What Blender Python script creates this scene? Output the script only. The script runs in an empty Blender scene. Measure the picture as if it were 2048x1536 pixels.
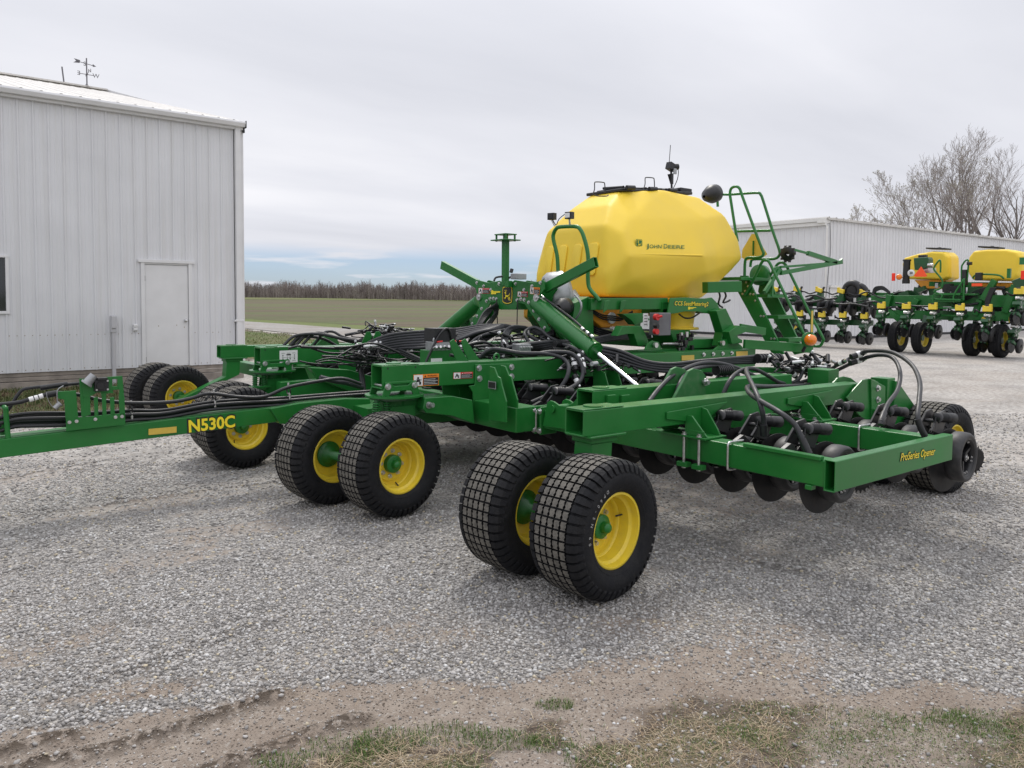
import bpy, math, random
import numpy as np
from mathutils import Vector, Matrix, noise
random.seed(7)
V=Vector
sc=bpy.context.scene; COL=sc.collection
# ---------------------------------------------------------------- camera
F_,CX_,CY_,H_=1530.,1024.,680.,1.65
def _basis():
    a=math.radians(52.0); p=math.atan(80/1530.); ro=0.009
    f0=V((math.cos(a),math.sin(a),0)); r0=V((math.sin(a),-math.cos(a),0)); z=V((0,0,1))
    f=f0*math.cos(p)-z*math.sin(p); u0=f0*math.sin(p)+z*math.cos(p)
    return r0*math.cos(ro)+u0*math.sin(ro), u0*math.cos(ro)-r0*math.sin(ro), f
R_,U_,W_=_basis()
cam=bpy.data.cameras.new('camera'); co=bpy.data.objects.new('camera',cam); COL.objects.link(co)
m=Matrix((R_,U_,-W_)).transposed().to_4x4(); m.translation=V((0,0,H_)); co.matrix_world=m
cam.sensor_width=36; cam.lens=F_/2048*36; cam.shift_y=-(768-CY_)/2048; cam.clip_end=4000; cam.clip_start=.05
sc.camera=co
# survey helpers: where a sight line from the tripod meets a plane of the machine / yard (photo is 2048 wide)
def ray(px,py): return R_*((px-CX_)/F_)-U_*((py-CY_)/F_)+W_
def ox(px,py,X): d=ray(px,py); return V((0,0,H_))+d*(X/d.x)
def oy(px,py,Y): d=ray(px,py); return V((0,0,H_))+d*(Y/d.y)
def oz(px,py,Z): d=ray(px,py); return V((0,0,H_))+d*((Z-H_)/d.z)
def od(px,py,D): d=ray(px,py); return V((0,0,H_))+d*(D/V((d.x,d.y)).length)
# ---------------------------------------------------------------- materials
def mat(name,col,rough=.5,metal=0,coat=0,spec=.5,var=0,vscale=8,bump=0,bscale=60,emit=None,dust=0,dustcol=(.3,.26,.2)):
    m=bpy.data.materials.new(name); m.use_nodes=True; nt=m.node_tree; b=nt.nodes['Principled BSDF']
    b.inputs['Base Color'].default_value=(*col,1); b.inputs['Roughness'].default_value=rough
    b.inputs['Metallic'].default_value=metal; b.inputs['Coat Weight'].default_value=coat
    b.inputs['Coat Roughness'].default_value=.12; b.inputs['Specular IOR Level'].default_value=spec
    N=nt.nodes; L=nt.links
    if var or dust or bump: tc=N.new('ShaderNodeTexCoord')
    if var:
        n=N.new('ShaderNodeTexNoise'); n.inputs['Scale'].default_value=vscale; n.inputs['Detail'].default_value=5
        L.new(tc.outputs['Object'],n.inputs['Vector'])
        r=N.new('ShaderNodeMapRange'); r.inputs[1].default_value=.3; r.inputs[2].default_value=.7; r.inputs[3].default_value=1-var; r.inputs[4].default_value=1+var
        L.new(n.outputs[0],r.inputs[0])
        mx=N.new('ShaderNodeVectorMath'); mx.operation='SCALE'; mx.inputs[0].default_value=col
        L.new(r.outputs[0],mx.inputs['Scale']); L.new(mx.outputs[0],b.inputs['Base Color'])
        r2=N.new('ShaderNodeMapRange'); r2.inputs[1].default_value=.3; r2.inputs[2].default_value=.7; r2.inputs[3].default_value=rough*.85; r2.inputs[4].default_value=min(1,rough*1.25)
        L.new(n.outputs[0],r2.inputs[0]); L.new(r2.outputs[0],b.inputs['Roughness'])
    if dust:
        n=N.new('ShaderNodeTexNoise'); n.inputs['Scale'].default_value=23; n.inputs['Detail'].default_value=6
        L.new(tc.outputs['Object'],n.inputs['Vector'])
        r=N.new('ShaderNodeMapRange'); r.inputs[1].default_value=.45; r.inputs[2].default_value=.75; r.inputs[3].default_value=0; r.inputs[4].default_value=dust
        L.new(n.outputs[0],r.inputs[0])
        mx=N.new('ShaderNodeMix'); mx.data_type='RGBA'
        src=b.inputs['Base Color'].links[0].from_socket if b.inputs['Base Color'].links else None
        if src: L.new(src,mx.inputs[6])
        else: mx.inputs[6].default_value=(*col,1)
        mx.inputs[7].default_value=(*dustcol,1); L.new(r.outputs[0],mx.inputs[0]); L.new(mx.outputs[2],b.inputs['Base Color'])
    if bump:
        n=N.new('ShaderNodeTexNoise'); n.inputs['Scale'].default_value=bscale; n.inputs['Detail'].default_value=4
        L.new(tc.outputs['Object'],n.inputs['Vector'])
        bp=N.new('ShaderNodeBump'); bp.inputs['Strength'].default_value=bump; bp.inputs['Distance'].default_value=.01
        L.new(n.outputs[0],bp.inputs['Height']); L.new(bp.outputs[0],b.inputs['Normal'])
    if emit: b.inputs['Emission Color'].default_value=(*col,1); b.inputs['Emission Strength'].default_value=emit
    return m
GREEN=mat('green_paint',(.011,.150,.024),.38,coat=.18,spec=.4,var=.14,vscale=3,dust=.05,dustcol=(.12,.15,.09))
GREENTOP=mat('green_pale_paint',(.022,.15,.035),.55,var=.15,vscale=3,dust=.3,dustcol=(.16,.2,.13))  # paler, rougher, mottled green for the tongue top, steps and lift brackets
DGREEN=mat('dark_green_paint',(.008,.07,.018),.4,coat=.2,var=.15,vscale=5)
YEL=mat('yellow_rim_paint',(.80,.60,.04),.42,coat=.15,var=.08,vscale=6,dust=.25,dustcol=(.45,.33,.1))
TANKY=mat('yellow_tank_plastic',(.87,.615,.052),.42,spec=.4,var=.035,vscale=2.5,bump=.15,bscale=120)
ORAN=mat('amber_tank_plastic',(.72,.30,.02),.42,var=.06)
BLK=mat('black_plastic',(.012,.012,.014),.42,var=.2,vscale=20)
DISC=mat('black_disc_steel',(.008,.008,.009),.5,spec=.35,var=.3,vscale=9,dust=.2,dustcol=(.06,.045,.035))
BLKM=mat('black_painted_steel',(.010,.010,.012),.42,coat=.1,var=.25,vscale=9,dust=.18,dustcol=(.09,.08,.07))
HOSE=mat('grey_hose_rubber',(.022,.023,.027),.5,var=.25,vscale=12,dust=.10,dustcol=(.10,.10,.10))
HOSEB=mat('black_hose_rubber',(.010,.011,.013),.42,var=.25,vscale=12)
TYRE=mat('tyre_rubber',(.0085,.009,.011),.7,spec=.3,var=.25,vscale=14,bump=.3,bscale=90,dust=.16,dustcol=(.05,.046,.042))
TREAD=mat('dusty_tread_rubber',(.115,.108,.094),.9,var=.4,vscale=40,bump=.5,bscale=140,dust=.7,dustcol=(.19,.175,.15))
TREADB=mat('worn_tread_rubber',(.05,.05,.05),.8,var=.3,vscale=30,bump=.4,bscale=140,dust=.6,dustcol=(.11,.1,.09))
STEEL=mat('zinc_steel',(.62,.62,.62),.32,metal=.9,var=.12,vscale=30)
CHROME=mat('chrome_rod',(.85,.87,.9),.12,metal=1)
ALU=mat('grey_cast_alloy',(.36,.37,.38),.38,metal=.6,var=.2,vscale=12)
WHITE=mat('white_label',(.75,.75,.75),.5)
REDP=mat('red_label',(.6,.02,.02),.5)
ORANGE=mat('orange_label',(.85,.24,.02),.5)
BLKL=mat('black_label',(.015,.015,.015),.5)
YLAB=mat('yellow_letter',(.9,.72,.03),.45)
REFL=mat('amber_reflective_tape',(.62,.44,.07),.4,var=.06,vscale=40)
LGREEN=mat('logo_green',(.02,.16,.05),.5)
AMBER=mat('amber_lens',(.85,.22,.01),.15,coat=.5)
REDL=mat('red_lens',(.85,.03,.01),.3)
REDO=mat('fluorescent_triangle',(.95,.09,.02),.4)
GLASS=mat('dark_window_glass',(.012,.016,.02),.06,spec=.8)
# ---------------------------------------------------------------- mesh builder
class MB:
    def __init__(s,*mats): s.v=[];s.f=[];s.m=[];s.s=[];s.mats=list(mats)
    def add(s,vs,fs,mi=0,sm=False):
        b=len(s.v); s.v+= [tuple(x) for x in vs]
        for f in fs: s.f.append(tuple(b+i for i in f)); s.m.append(mi); s.s.append(sm)
        return s
    def box(s,c,d,M=None,mi=0):
        vs=[]
        for x in(-.5,.5):
            for y in(-.5,.5):
                for z in(-.5,.5):
                    p=V((x*d[0],y*d[1],z*d[2])); p=(M@p if M else p)+V(c); vs.append(p)
        return s.add(vs,[(0,1,3,2),(4,6,7,5),(0,4,5,1),(2,3,7,6),(0,2,6,4),(1,5,7,3)],mi)
    def b2(s,p,q,mi=0): # box from corners
        return s.box([(p[i]+q[i])/2 for i in range(3)],[abs(p[i]-q[i]) for i in range(3)],None,mi)
    def beam(s,a,b,w,h,up=(0,0,1),mi=0,hollow=0,h2=None,w2=None):
        a=V(a);b=V(b);d=(b-a).normalized();up=V(up);sd=d.cross(up).normalized();u=sd.cross(d).normalized()
        h2=h if h2 is None else h2; w2=w if w2 is None else w2
        def ring(c,W,Hh): return [c+sd*(i*W/2)+u*(j*Hh/2) for i,j in((-1,-1),(1,-1),(1,1),(-1,1))]
        A=ring(a,w,h);B=ring(b,w2,h2)
        if not hollow:
            s.add(A+B,[(0,1,2,3),(7,6,5,4)]+[(i,i+4,(i+1)%4+4,(i+1)%4) for i in range(4)],mi)
        else:
            t=hollow; Ai=ring(a,w-2*t,h-2*t);Ad=ring(a+d*min(.5,(b-a).length*.4),w-2*t,h-2*t)
            s.add(A+B,[(7,6,5,4)]+[(i,i+4,(i+1)%4+4,(i+1)%4) for i in range(4)],mi)
            s.add(A+Ai+Ad,[(i,(i+1)%4,(i+1)%4+4,i+4) for i in range(4)]+[(i+4,(i+1)%4+4,(i+1)%4+8,i+8) for i in range(4)]+[(8,9,10,11)],mi)
        return s
    def prism(s,pts,vec,mi=0):
        n=len(pts);vec=V(vec);A=[V(p) for p in pts];B=[p+vec for p in A]
        nrm=V((0,0,0))
        for i in range(n): nrm+=A[i].cross(A[(i+1)%n])
        if nrm.dot(vec)>0: A,B=A,B; fs=[tuple(reversed(range(n))),tuple(range(n,2*n))]+[(i,(i+1)%n,(i+1)%n+n,i+n) for i in range(n)]
        else: fs=[tuple(range(n)),tuple(reversed(range(n,2*n)))]+[((i+1)%n,i,i+n,(i+1)%n+n) for i in range(n)]
        return s.add(A+B,fs,mi)
    def cyl(s,a,b,r,r2=None,n=16,mi=0,caps=True,sm=True):
        a=V(a);b=V(b);r2=r if r2 is None else r2;d=(b-a).normalized()
        x=d.orthogonal().normalized();y=d.cross(x)
        A=[a+(x*math.cos(t)+y*math.sin(t))*r for t in [2*math.pi*i/n for i in range(n)]]
        B=[b+(x*math.cos(t)+y*math.sin(t))*r2 for t in [2*math.pi*i/n for i in range(n)]]
        s.add(A+B,[(i,(i+1)%n,(i+1)%n+n,i+n) for i in range(n)],mi,sm)
        if caps: s.add(A,[tuple(reversed(range(n)))],mi); s.add(B,[tuple(range(n))],mi)
        return s
    def lathe(s,prof,c,ax,n=32,mi=0,sm=True,x0=None): # prof: (dist along axis, radius)
        c=V(c);ax=V(ax).normalized();x=V(x0).normalized() if x0 else ax.orthogonal().normalized();y=ax.cross(x)
        vs=[];fs=[];k=len(prof)
        for i in range(n):
            t=2*math.pi*i/n
            for (h,r) in prof: vs.append(c+ax*h+(x*math.cos(t)+y*math.sin(t))*r)
        for i in range(n):
            j=(i+1)%n
            for q in range(k-1): fs.append((i*k+q,j*k+q,j*k+q+1,i*k+q+1))
        return s.add(vs,fs,mi,sm)
    def tube(s,pts,r,n=8,mi=0,smooth=True,closed=False,rib=0):
        P=[V(p) for p in pts]
        if smooth and len(P)>2:
            Q=[];m_=len(P)
            for i in range(m_-1):
                p0=P[max(i-1,0)];p1=P[i];p2=P[i+1];p3=P[min(i+2,m_-1)]
                st=max(3,min(14,int((p2-p1).length/.04)))
                for k in range(st):
                    t=k/st;Q.append(.5*((2*p1)+(p2-p0)*t+(2*p0-5*p1+4*p2-p3)*t*t+(3*p1-p0-3*p2+p3)*t**3))
            Q.append(P[-1]);P=Q
        vs=[];fs=[];x=None
        for i,p in enumerate(P):
            d=(P[min(i+1,len(P)-1)]-P[max(i-1,0)])
            if d.length<1e-9: d=V((0,0,1))
            d.normalize()
            x=d.orthogonal().normalized() if x is None else (x-d*x.dot(d)).normalized()
            y=d.cross(x); rr=r if not rib else r*(1+rib*(i%2))
            for k in range(n):
                t=2*math.pi*k/n; vs.append(p+(x*math.cos(t)+y*math.sin(t))*rr)
        for i in range(len(P)-1):
            for k in range(n): fs.append((i*n+k,i*n+(k+1)%n,(i+1)*n+(k+1)%n,(i+1)*n+k))
        s.add(vs,fs,mi,True)
        s.add(vs[:n],[tuple(reversed(range(n)))],mi); s.add(vs[-n:],[tuple(range(n))],mi)
        return s
    def bolt(s,p,nrm,r=.014,h=.012,mi=0):
        p=V(p);nrm=V(nrm).normalized()
        s.cyl(p,p+nrm*h*.25,r*1.45,n=12,mi=mi); return s.cyl(p+nrm*h*.25,p+nrm*h,r,n=6,mi=mi,sm=False)
    def torus(s,c,ax,R,r,n=20,k=8,mi=0,a0=0,a1=2*math.pi):
        c=V(c);ax=V(ax).normalized();x=ax.orthogonal().normalized();y=ax.cross(x)
        return s.tube([c+(x*math.cos(t)+y*math.sin(t))*R for t in [a0+(a1-a0)*i/n for i in range(n+1)]],r,k,mi,smooth=False)
WL={}
def prop(o,label=None,cat=None,group=None,kind=None):
    if label:o['label']=label
    if cat:o['category']=cat
    if group:o['group']=group
    if kind:o['kind']=kind
    return o
def empty(name,loc=(0,0,0)):
    o=bpy.data.objects.new(name,None);COL.objects.link(o);o.location=loc;WL[o.name]=V(loc);o.empty_display_size=.2;return o
def build(name,mb,parent=None,bev=0,local=False,seg=1,ang=35,loc=None):
    me=bpy.data.meshes.new(name)
    vs=[V(v) for v in mb.v]
    if local: c=V((0,0,0))
    else:
        a=np.array(mb.v); c=V(((a[:,0].min()+a[:,0].max())/2,(a[:,1].min()+a[:,1].max())/2,a[:,2].min()))
    me.from_pydata([v-c for v in vs],[],mb.f)
    for m_ in mb.mats: me.materials.append(m_)
    me.polygons.foreach_set('material_index',mb.m); me.polygons.foreach_set('use_smooth',mb.s); me.update()
    o=bpy.data.objects.new(name,me);COL.objects.link(o)
    wl=V(loc) if loc is not None else c
    WL[o.name]=wl
    if parent: o.parent=parent;o.location=wl-WL[parent.name]
    else:o.location=wl
    if bev:
        b=o.modifiers.new('bevel','BEVEL');b.width=bev;b.segments=seg;b.use_clamp_overlap=True;b.limit_method='ANGLE';b.angle_limit=math.radians(ang)
        b.harden_normals=False
    return o
def clone(o,parent,loc,rot=None):
    """copy a part with its sub-parts"""
    c=o.copy();COL.objects.link(c);c.parent=parent;WL[c.name]=V(loc);c.location=V(loc)-(WL[parent.name] if parent else V((0,0,0)))
    if rot is not None:c.rotation_euler=rot
    for ch in list(o.children):
        d=ch.copy();COL.objects.link(d);d.parent=c
        WL[d.name]=V(loc)
    return c
def text(name,s,parent,origin,right,up,size,m_,shear=0,offset=0,sx=1,depth=.001,space=1,align='LEFT',bold=None):
    cu=bpy.data.curves.new(name,'FONT');cu.body=s;cu.size=size;cu.shear=shear;cu.offset=offset;cu.extrude=depth;cu.space_character=space;cu.align_x=align
    cu.resolution_u=3
    ob=bpy.data.objects.new(name,cu);COL.objects.link(ob)
    dg=bpy.context.evaluated_depsgraph_get();me=bpy.data.meshes.new_from_object(ob.evaluated_get(dg))
    COL.objects.unlink(ob);bpy.data.objects.remove(ob);bpy.data.curves.remove(cu)
    me.materials.clear();me.materials.append(m_)
    r=V(right).normalized();u=(V(up)-r*V(up).dot(r)).normalized();n=r.cross(u)
    M=Matrix((r*sx,u,n)).transposed().to_4x4()
    me.transform(M)
    o=bpy.data.objects.new(name,me);COL.objects.link(o);WL[o.name]=V(origin)
    if parent:o.parent=parent;o.location=V(origin)-WL[parent.name]
    else:o.location=origin
    return o
ALUD=mat('dark_grey_box',(.15,.15,.16),.5,metal=.3,var=.2,vscale=9)
CLAMP=mat('dull_steel',(.40,.41,.42),.45,metal=.7,var=.2,vscale=20)
# ================================================================= sky and sun
w=bpy.data.worlds.new('World');sc.world=w;w.use_nodes=True;nt=w.node_tree;N=nt.nodes;L=nt.links
bg=N['Background']
sky=N.new('ShaderNodeTexSky');sky.sky_type='NISHITA';sky.sun_disc=False
SUN_EL=math.radians(52);SUN_DIR=V((.50,.62,0)).normalized()   # towards the sun, on the ground plan
sky.sun_elevation=SUN_EL;sky.sun_rotation=math.atan2(SUN_DIR.x,SUN_DIR.y)
sky.air_density=1;sky.dust_density=.6
tc=N.new('ShaderNodeTexCoord');sep=N.new('ShaderNodeSeparateXYZ');L.new(tc.outputs['Generated'],sep.inputs[0])
def mth(op,a,b=None,c=None):
    n=N.new('ShaderNodeMath');n.operation=op
    for i,v in enumerate((a,b,c)):
        if v is None: continue
        if isinstance(v,(int,float)): n.inputs[i].default_value=v
        else: L.new(v,n.inputs[i])
    return n.outputs[0]
def mrange(v,a,b,c=0,d=1,sm=True):
    n=N.new('ShaderNodeMapRange')
    if sm:n.interpolation_type='SMOOTHSTEP'
    L.new(v,n.inputs[0])
    for i,x in enumerate((a,b,c,d)):n.inputs[i+1].default_value=x
    return n.outputs[0]
zc=mth('MAXIMUM',sep.outputs[2],0.0)
den=mth('ADD',zc,.10)
u=mth('DIVIDE',sep.outputs[0],den);v=mth('DIVIDE',sep.outputs[1],den)
cb=N.new('ShaderNodeCombineXYZ');L.new(u,cb.inputs[0]);L.new(v,cb.inputs[1])
mp=N.new('ShaderNodeMapping');mp.inputs['Rotation'].default_value=(0,0,math.radians(-20));mp.inputs['Scale'].default_value=(.5,1.1,1);L.new(cb.outputs[0],mp.inputs[0])
n1=N.new('ShaderNodeTexNoise');n1.inputs['Scale'].default_value=.75;n1.inputs['Detail'].default_value=7;n1.inputs['Roughness'].default_value=.5;n1.inputs['Distortion'].default_value=.3;L.new(mp.outputs[0],n1.inputs['Vector'])
n2=N.new('ShaderNodeTexNoise');n2.inputs['Scale'].default_value=.22;n2.inputs['Detail'].default_value=4;L.new(mp.outputs[0],n2.inputs['Vector'])
# cloud brightness
cr=N.new('ShaderNodeValToRGB');L.new(mth('ADD',mth('MULTIPLY',n1.outputs[0],.55),mth('MULTIPLY',n2.outputs[0],.45)),cr.inputs[0])
e=cr.color_ramp.elements;e[0].position=.36;e[0].color=(.70,.715,.78,1);e[1].position=.64;e[1].color=(.97,.97,1.01,1)
x=cr.color_ramp.elements.new(.5);x.color=(.82,.83,.89,1)
# open blue gap low over the far field, on the left of the machine (azimuth of the gap on the plan)
gapd=V((.42,.9,0)).normalized()
dt=mth('ADD',mth('MULTIPLY',sep.outputs[0],gapd.x),mth('MULTIPLY',sep.outputs[1],gapd.y))
side=mrange(dt,.90,.985)
low=mrange(sep.outputs[2],.028,.075,1,0)
n3=N.new('ShaderNodeTexNoise');n3.inputs['Scale'].default_value=6;n3.inputs['Detail'].default_value=6
mp3=N.new('ShaderNodeMapping');mp3.inputs['Scale'].default_value=(1,1,9);L.new(tc.outputs['Generated'],mp3.inputs[0]);L.new(mp3.outputs[0],n3.inputs['Vector'])
gap=mth('MULTIPLY',mth('MULTIPLY',side,low),mrange(n3.outputs[0],.30,.52))
gap=mth('MINIMUM',mth('MULTIPLY',gap,1.3),.72)
mixa=N.new('ShaderNodeMix');mixa.data_type='RGBA';L.new(gap,mixa.inputs[0])
# light band of cloud near the horizon
bandm=mth('MULTIPLY',mrange(sep.outputs[2],.02,.11,1,0),.55)
mixb=N.new('ShaderNodeMix');mixb.data_type='RGBA';L.new(bandm,mixb.inputs[0]);L.new(cr.outputs[0],mixb.inputs[6]);mixb.inputs[7].default_value=(.74,.75,.80,1)
L.new(mixb.outputs[2],mixa.inputs[6])
skm=N.new('ShaderNodeVectorMath');skm.operation='MULTIPLY';skm.inputs[1].default_value=(.044,.062,.098);L.new(sky.outputs[0],skm.inputs[0])
L.new(skm.outputs[0],mixa.inputs[7])
# brighter towards the zenith like a real overcast
zen=mrange(sep.outputs[2],.20,.9,1.0,1.6)
fin=N.new('ShaderNodeVectorMath');fin.operation='SCALE';L.new(mixa.outputs[2],fin.inputs[0]);L.new(zen,fin.inputs['Scale'])
L.new(fin.outputs[0],bg.inputs[0]);bg.inputs[1].default_value=1.0
sl=bpy.data.lights.new('sun','SUN');so=bpy.data.objects.new('sun',sl);COL.objects.link(so)
sl.energy=2.1;sl.angle=math.radians(14);sl.color=(1,.955,.88)
sd=V((SUN_DIR.x*math.cos(SUN_EL),SUN_DIR.y*math.cos(SUN_EL),math.sin(SUN_EL)))
so.rotation_euler=sd.to_track_quat('Z','Y').to_euler();so.location=sd*60
sc.view_settings.view_transform='Standard';sc.view_settings.look='None';sc.view_settings.exposure=0;sc.view_settings.gamma=1
sc.render.engine='CYCLES'
# ================================================================= ground
FX,FY=W_.x/math.hypot(W_.x,W_.y),W_.y/math.hypot(W_.x,W_.y)
RX,RY=FY,-FX
def st(x,y): return x*RX+y*RY, x*FX+y*FY
def poly_st(pts):
    a=np.array([st(*oz(px,py,0).xy) for px,py in pts]);i=np.argsort(a[:,0]);return a[i,0],a[i,1]
ES,ET=poly_st([(-400,1530),(0,1465),(200,1425),(600,1372),(900,1378),(1300,1350),(1650,1375),(2048,1392),(2500,1420)])
GS,GT=poly_st([(0,1700),(430,1560),(700,1492),(1100,1425),(1500,1405),(1750,1420),(2048,1440),(2500,1470)])
def fbm(x,y,o=4,seed=0):
    return noise.fractal(V((x,y,seed)),1.0,2.0,o)
ruts=[[oz(px,py,0) for px,py in l] for l in (
 [(-60,1560),(60,1530),(200,1500),(330,1462),(440,1425),(560,1385)],
 [(-40,1515),(60,1487),(140,1468)],[(400,1545),(520,1500),(640,1455),(720,1432)],[(90,1392),(200,1350),(330,1310),(450,1262),(560,1235)],
 [(-20,1150),(80,1128),(170,1110)],[(60,1030),(200,1012),(380,985),(560,962)],[(0,960),(160,930),(330,905)],
 [(1500,1120),(1640,1150),(1800,1135)],[(1880,790),(1950,792),(2040,800)],[(1890,830),(1990,850),(2048,856)])]
rseg=[(a.xy,b.xy,k) for k,l in enumerate(ruts) for a,b in zip(l,l[1:])]
def rutd(x,y):
    best=9
    p=V((x,y))
    for a,b,k in rseg:
        if abs(a.x-x)>1.6+abs(a.x-b.x) or abs(a.y-y)>1.6+abs(a.y-b.y): continue
        ab=b-a;t=max(0,min(1,(p-a).dot(ab)/ab.length_squared));d=(a+ab*t-p).length
        best=min(best,d)
    return best
def sm(a,b,x): t=max(0,min(1,(x-a)/(b-a)));return t*t*(3-2*t)
def cover(x,y):
    """gravel, grass, rut coverage at a ground point"""
    s,t=st(x,y)
    n=fbm(x*1.3,y*1.3,4,3)
    te=float(np.interp(s,ES,ET));tg=float(np.interp(s,GS,GT))
    e=t-te+n*.16
    g=sm(-.12,.10,e)*.95
    # bare tracks stretched along the machine's length
    tr=fbm(x*.42+.3*y,y*1.25,4,11)
    g*=1-.8*sm(.13,.40,tr+.14*n-.02*max(0,t-6))
    near=math.exp(-((t-te-.55)/.28)**2)   # thin strip of dirt behind the front windrow
    g*=1-.75*near*sm(-.15,.25,fbm(s*.8,2.2,2,5)+.15)
    if t>7: g*=.75+.25*n
    if e>.25: g=.30+.70*g
    gr=sm(-.05,.45,tg-t+n*.55)*sm(-.05,.55,n*1.6+.16+.40*(tg-t))
    if y>9 and y<16.2 and x<5.6:
        gr=max(gr,sm(0,.5,y-(12.35-.1*x)+n*.35)*sm(0,.7,4.4-x+n*.5)); 
        if gr>.3: g=0
    if y>=16.2 and x<14.2 and y<70:
        gg=sm(0,1.2,y-(19.6)+n*1.2)*sm(0,.9,13.6-x+n*.8);gr=max(gr,gg);g*=1-gg
    return max(0,min(1,g)),max(0,min(1,gr))
def k_dirt(s,t): return t<float(np.interp(s,ES,ET))+.05
def height(x,y,g=None):
    s,t=st(x,y)
    h=.012*fbm(x*.5,y*.5,3,9)+.006*fbm(x*3,y*3,3,1)
    if t<12:
        d=rutd(x,y)
        if d<.25: h+= (.016 if k_dirt(s,t) else .006)*math.exp(-(d/.035)**2)*(1+1.5*fbm(x*16,y*16,3,2))-.010*math.exp(-((d-.08)/.035)**2)
        h+=.0026*fbm(x*26,y*26,3,4)
    return h
angs=[];
A0=math.atan2(FY,FX)
front=np.linspace(-54,54,800)
back=np.concatenate([np.linspace(-180,-55,36,endpoint=False),front,np.linspace(55,180,36,endpoint=False)])
angs=A0+np.radians(back)
rad=[.6,1.2,1.8];r=2.35
while r<45: rad.append(r);r*=(1.0055 if r<6.5 else 1.0115)
while r<4000: rad.append(r);r*=1.12
nr=len(rad);na=len(angs)
vs=np.zeros((nr*na+1,3));G=np.zeros(nr*na+1);PA=np.zeros(nr*na+1);GR=np.zeros(nr*na+1);RU=np.zeros(nr*na+1)
k=0
for i,r_ in enumerate(rad):
    for a in angs:
        x_=r_*math.cos(a);y_=r_*math.sin(a)
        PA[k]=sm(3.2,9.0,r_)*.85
        if r_<70:
            inf=abs((a-A0))<math.radians(80)
            if inf or r_<.1:
                g_,q_=cover(x_,y_);G[k]=g_;GR[k]=q_
                if r_<14:
                    d_=rutd(x_,y_);RU[k]=math.exp(-(d_/.052)**2)
                    z_=height(x_,y_)
                else: z_=.012*fbm(x_*.5,y_*.5,3,9)
            else: G[k]=.6;z_=0
        else: z_=-.05;GR[k]=1
        vs[k]=(x_,y_,z_);k+=1
vs[k]=(0,0,0);G[k]=.6
faces=[]
for i in range(nr-1):
    for j in range(na):
        j2=(j+1)%na;faces.append((i*na+j,(i+1)*na+j,(i+1)*na+j2,i*na+j2))
for j in range(na): faces.append((k,j,(j+1)%na))
me=bpy.data.meshes.new('ground');me.from_pydata(vs.tolist(),[],faces)
for nm,ar in(('gravel',G),('grass',GR),('rut',RU),('pale',PA)):
    at=me.attributes.new(nm,'FLOAT','POINT');at.data.foreach_set('value',ar)
me.polygons.foreach_set('use_smooth',[True]*len(faces));me.update()
go=bpy.data.objects.new('ground',me);COL.objects.link(go);prop(go,'grey gravel yard with bare dirt tracks and grassy dirt edge',None,None,'structure')
def nodes(m): m.use_nodes=True; return m.node_tree.nodes,m.node_tree.links,m.node_tree.nodes['Principled BSDF']
gm=bpy.data.materials.new('gravel_and_dirt');N,L,b=nodes(gm)
tc=N.new('ShaderNodeTexCoord')
def att(n_): a=N.new('ShaderNodeAttribute');a.attribute_name=n_;return a.outputs['Fac']
def noi(s,d=4,o=0,ds=0): n=N.new('ShaderNodeTexNoise');n.inputs['Scale'].default_value=s;n.inputs['Detail'].default_value=d;n.inputs['Distortion'].default_value=ds;L.new(tc.outputs['Object'],n.inputs['Vector']);return n.outputs[o]
def ramp(f,*st_):
    r=N.new('ShaderNodeValToRGB');L.new(f,r.inputs[0]);e=r.color_ramp.elements
    e[0].position=st_[0][0];e[0].color=(*st_[0][1],1);e[1].position=st_[-1][0];e[1].color=(*st_[-1][1],1)
    for p,c in st_[1:-1]: q=e.new(p);q.color=(*c,1)
    return r.outputs[0]
def mix(f,a,b_,bl='MIX'):
    m=N.new('ShaderNodeMix');m.data_type='RGBA';m.blend_type=bl
    for i,x_ in((0,f),(6,a),(7,b_)):
        if isinstance(x_,(int,float)):m.inputs[i].default_value=x_
        elif isinstance(x_,tuple):m.inputs[i].default_value=(*x_,1)
        else:L.new(x_,m.inputs[i])
    return m.outputs[2]
vo=N.new('ShaderNodeTexVoronoi');vo.inputs['Scale'].default_value=56;L.new(tc.outputs['Object'],vo.inputs['Vector'])
vo2=N.new('ShaderNodeTexVoronoi');vo2.inputs['Scale'].default_value=85;L.new(tc.outputs['Object'],vo2.inputs['Vector'])
sepc=N.new('ShaderNodeSeparateColor');L.new(vo.outputs['Color'],sepc.inputs[0])
sepd=N.new('ShaderNodeSeparateColor');L.new(vo2.outputs['Color'],sepd.inputs[0])
stone=ramp(sepc.outputs[0],(0,(.16,.152,.145)),(.45,(.30,.288,.275)),(.8,(.44,.42,.395)),(1,(.62,.59,.54)))
stone2=ramp(sepd.outputs[1],(0,(.11,.108,.11)),(.5,(.27,.26,.255)),(1,(.52,.50,.46)))
stone=mix(.45,stone,stone2)
crev_shade=mrange(vo.outputs['Distance'],.25,.75,1,.45)  # darkens towards the cell edges: shade between stones put into the colour
stone=mix(1.0,stone,crev_shade,'MULTIPLY')
dirt=ramp(mth('ADD',mth('MULTIPLY',noi(9,8),.6),mth('MULTIPLY',noi(120,4),.4)),(.3,(.19,.15,.12)),(.55,(.275,.232,.195)),(.75,(.35,.305,.26)))
dirt=mix(mth('MULTIPLY',mrange(sepd.outputs[0],.90,.96),.6),dirt,(.40,.375,.34))
dirt=mix(mth('MULTIPLY',mrange(noi(1.3,3),.45,.7),.35),dirt,(.15,.10,.065))
gmask=mth('ADD',att('gravel'),mth('MULTIPLY',mth('SUBTRACT',noi(7,6),.5),.9))
gmask=mrange(gmask,.32,.62)
base=mix(gmask,dirt,stone)
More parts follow.
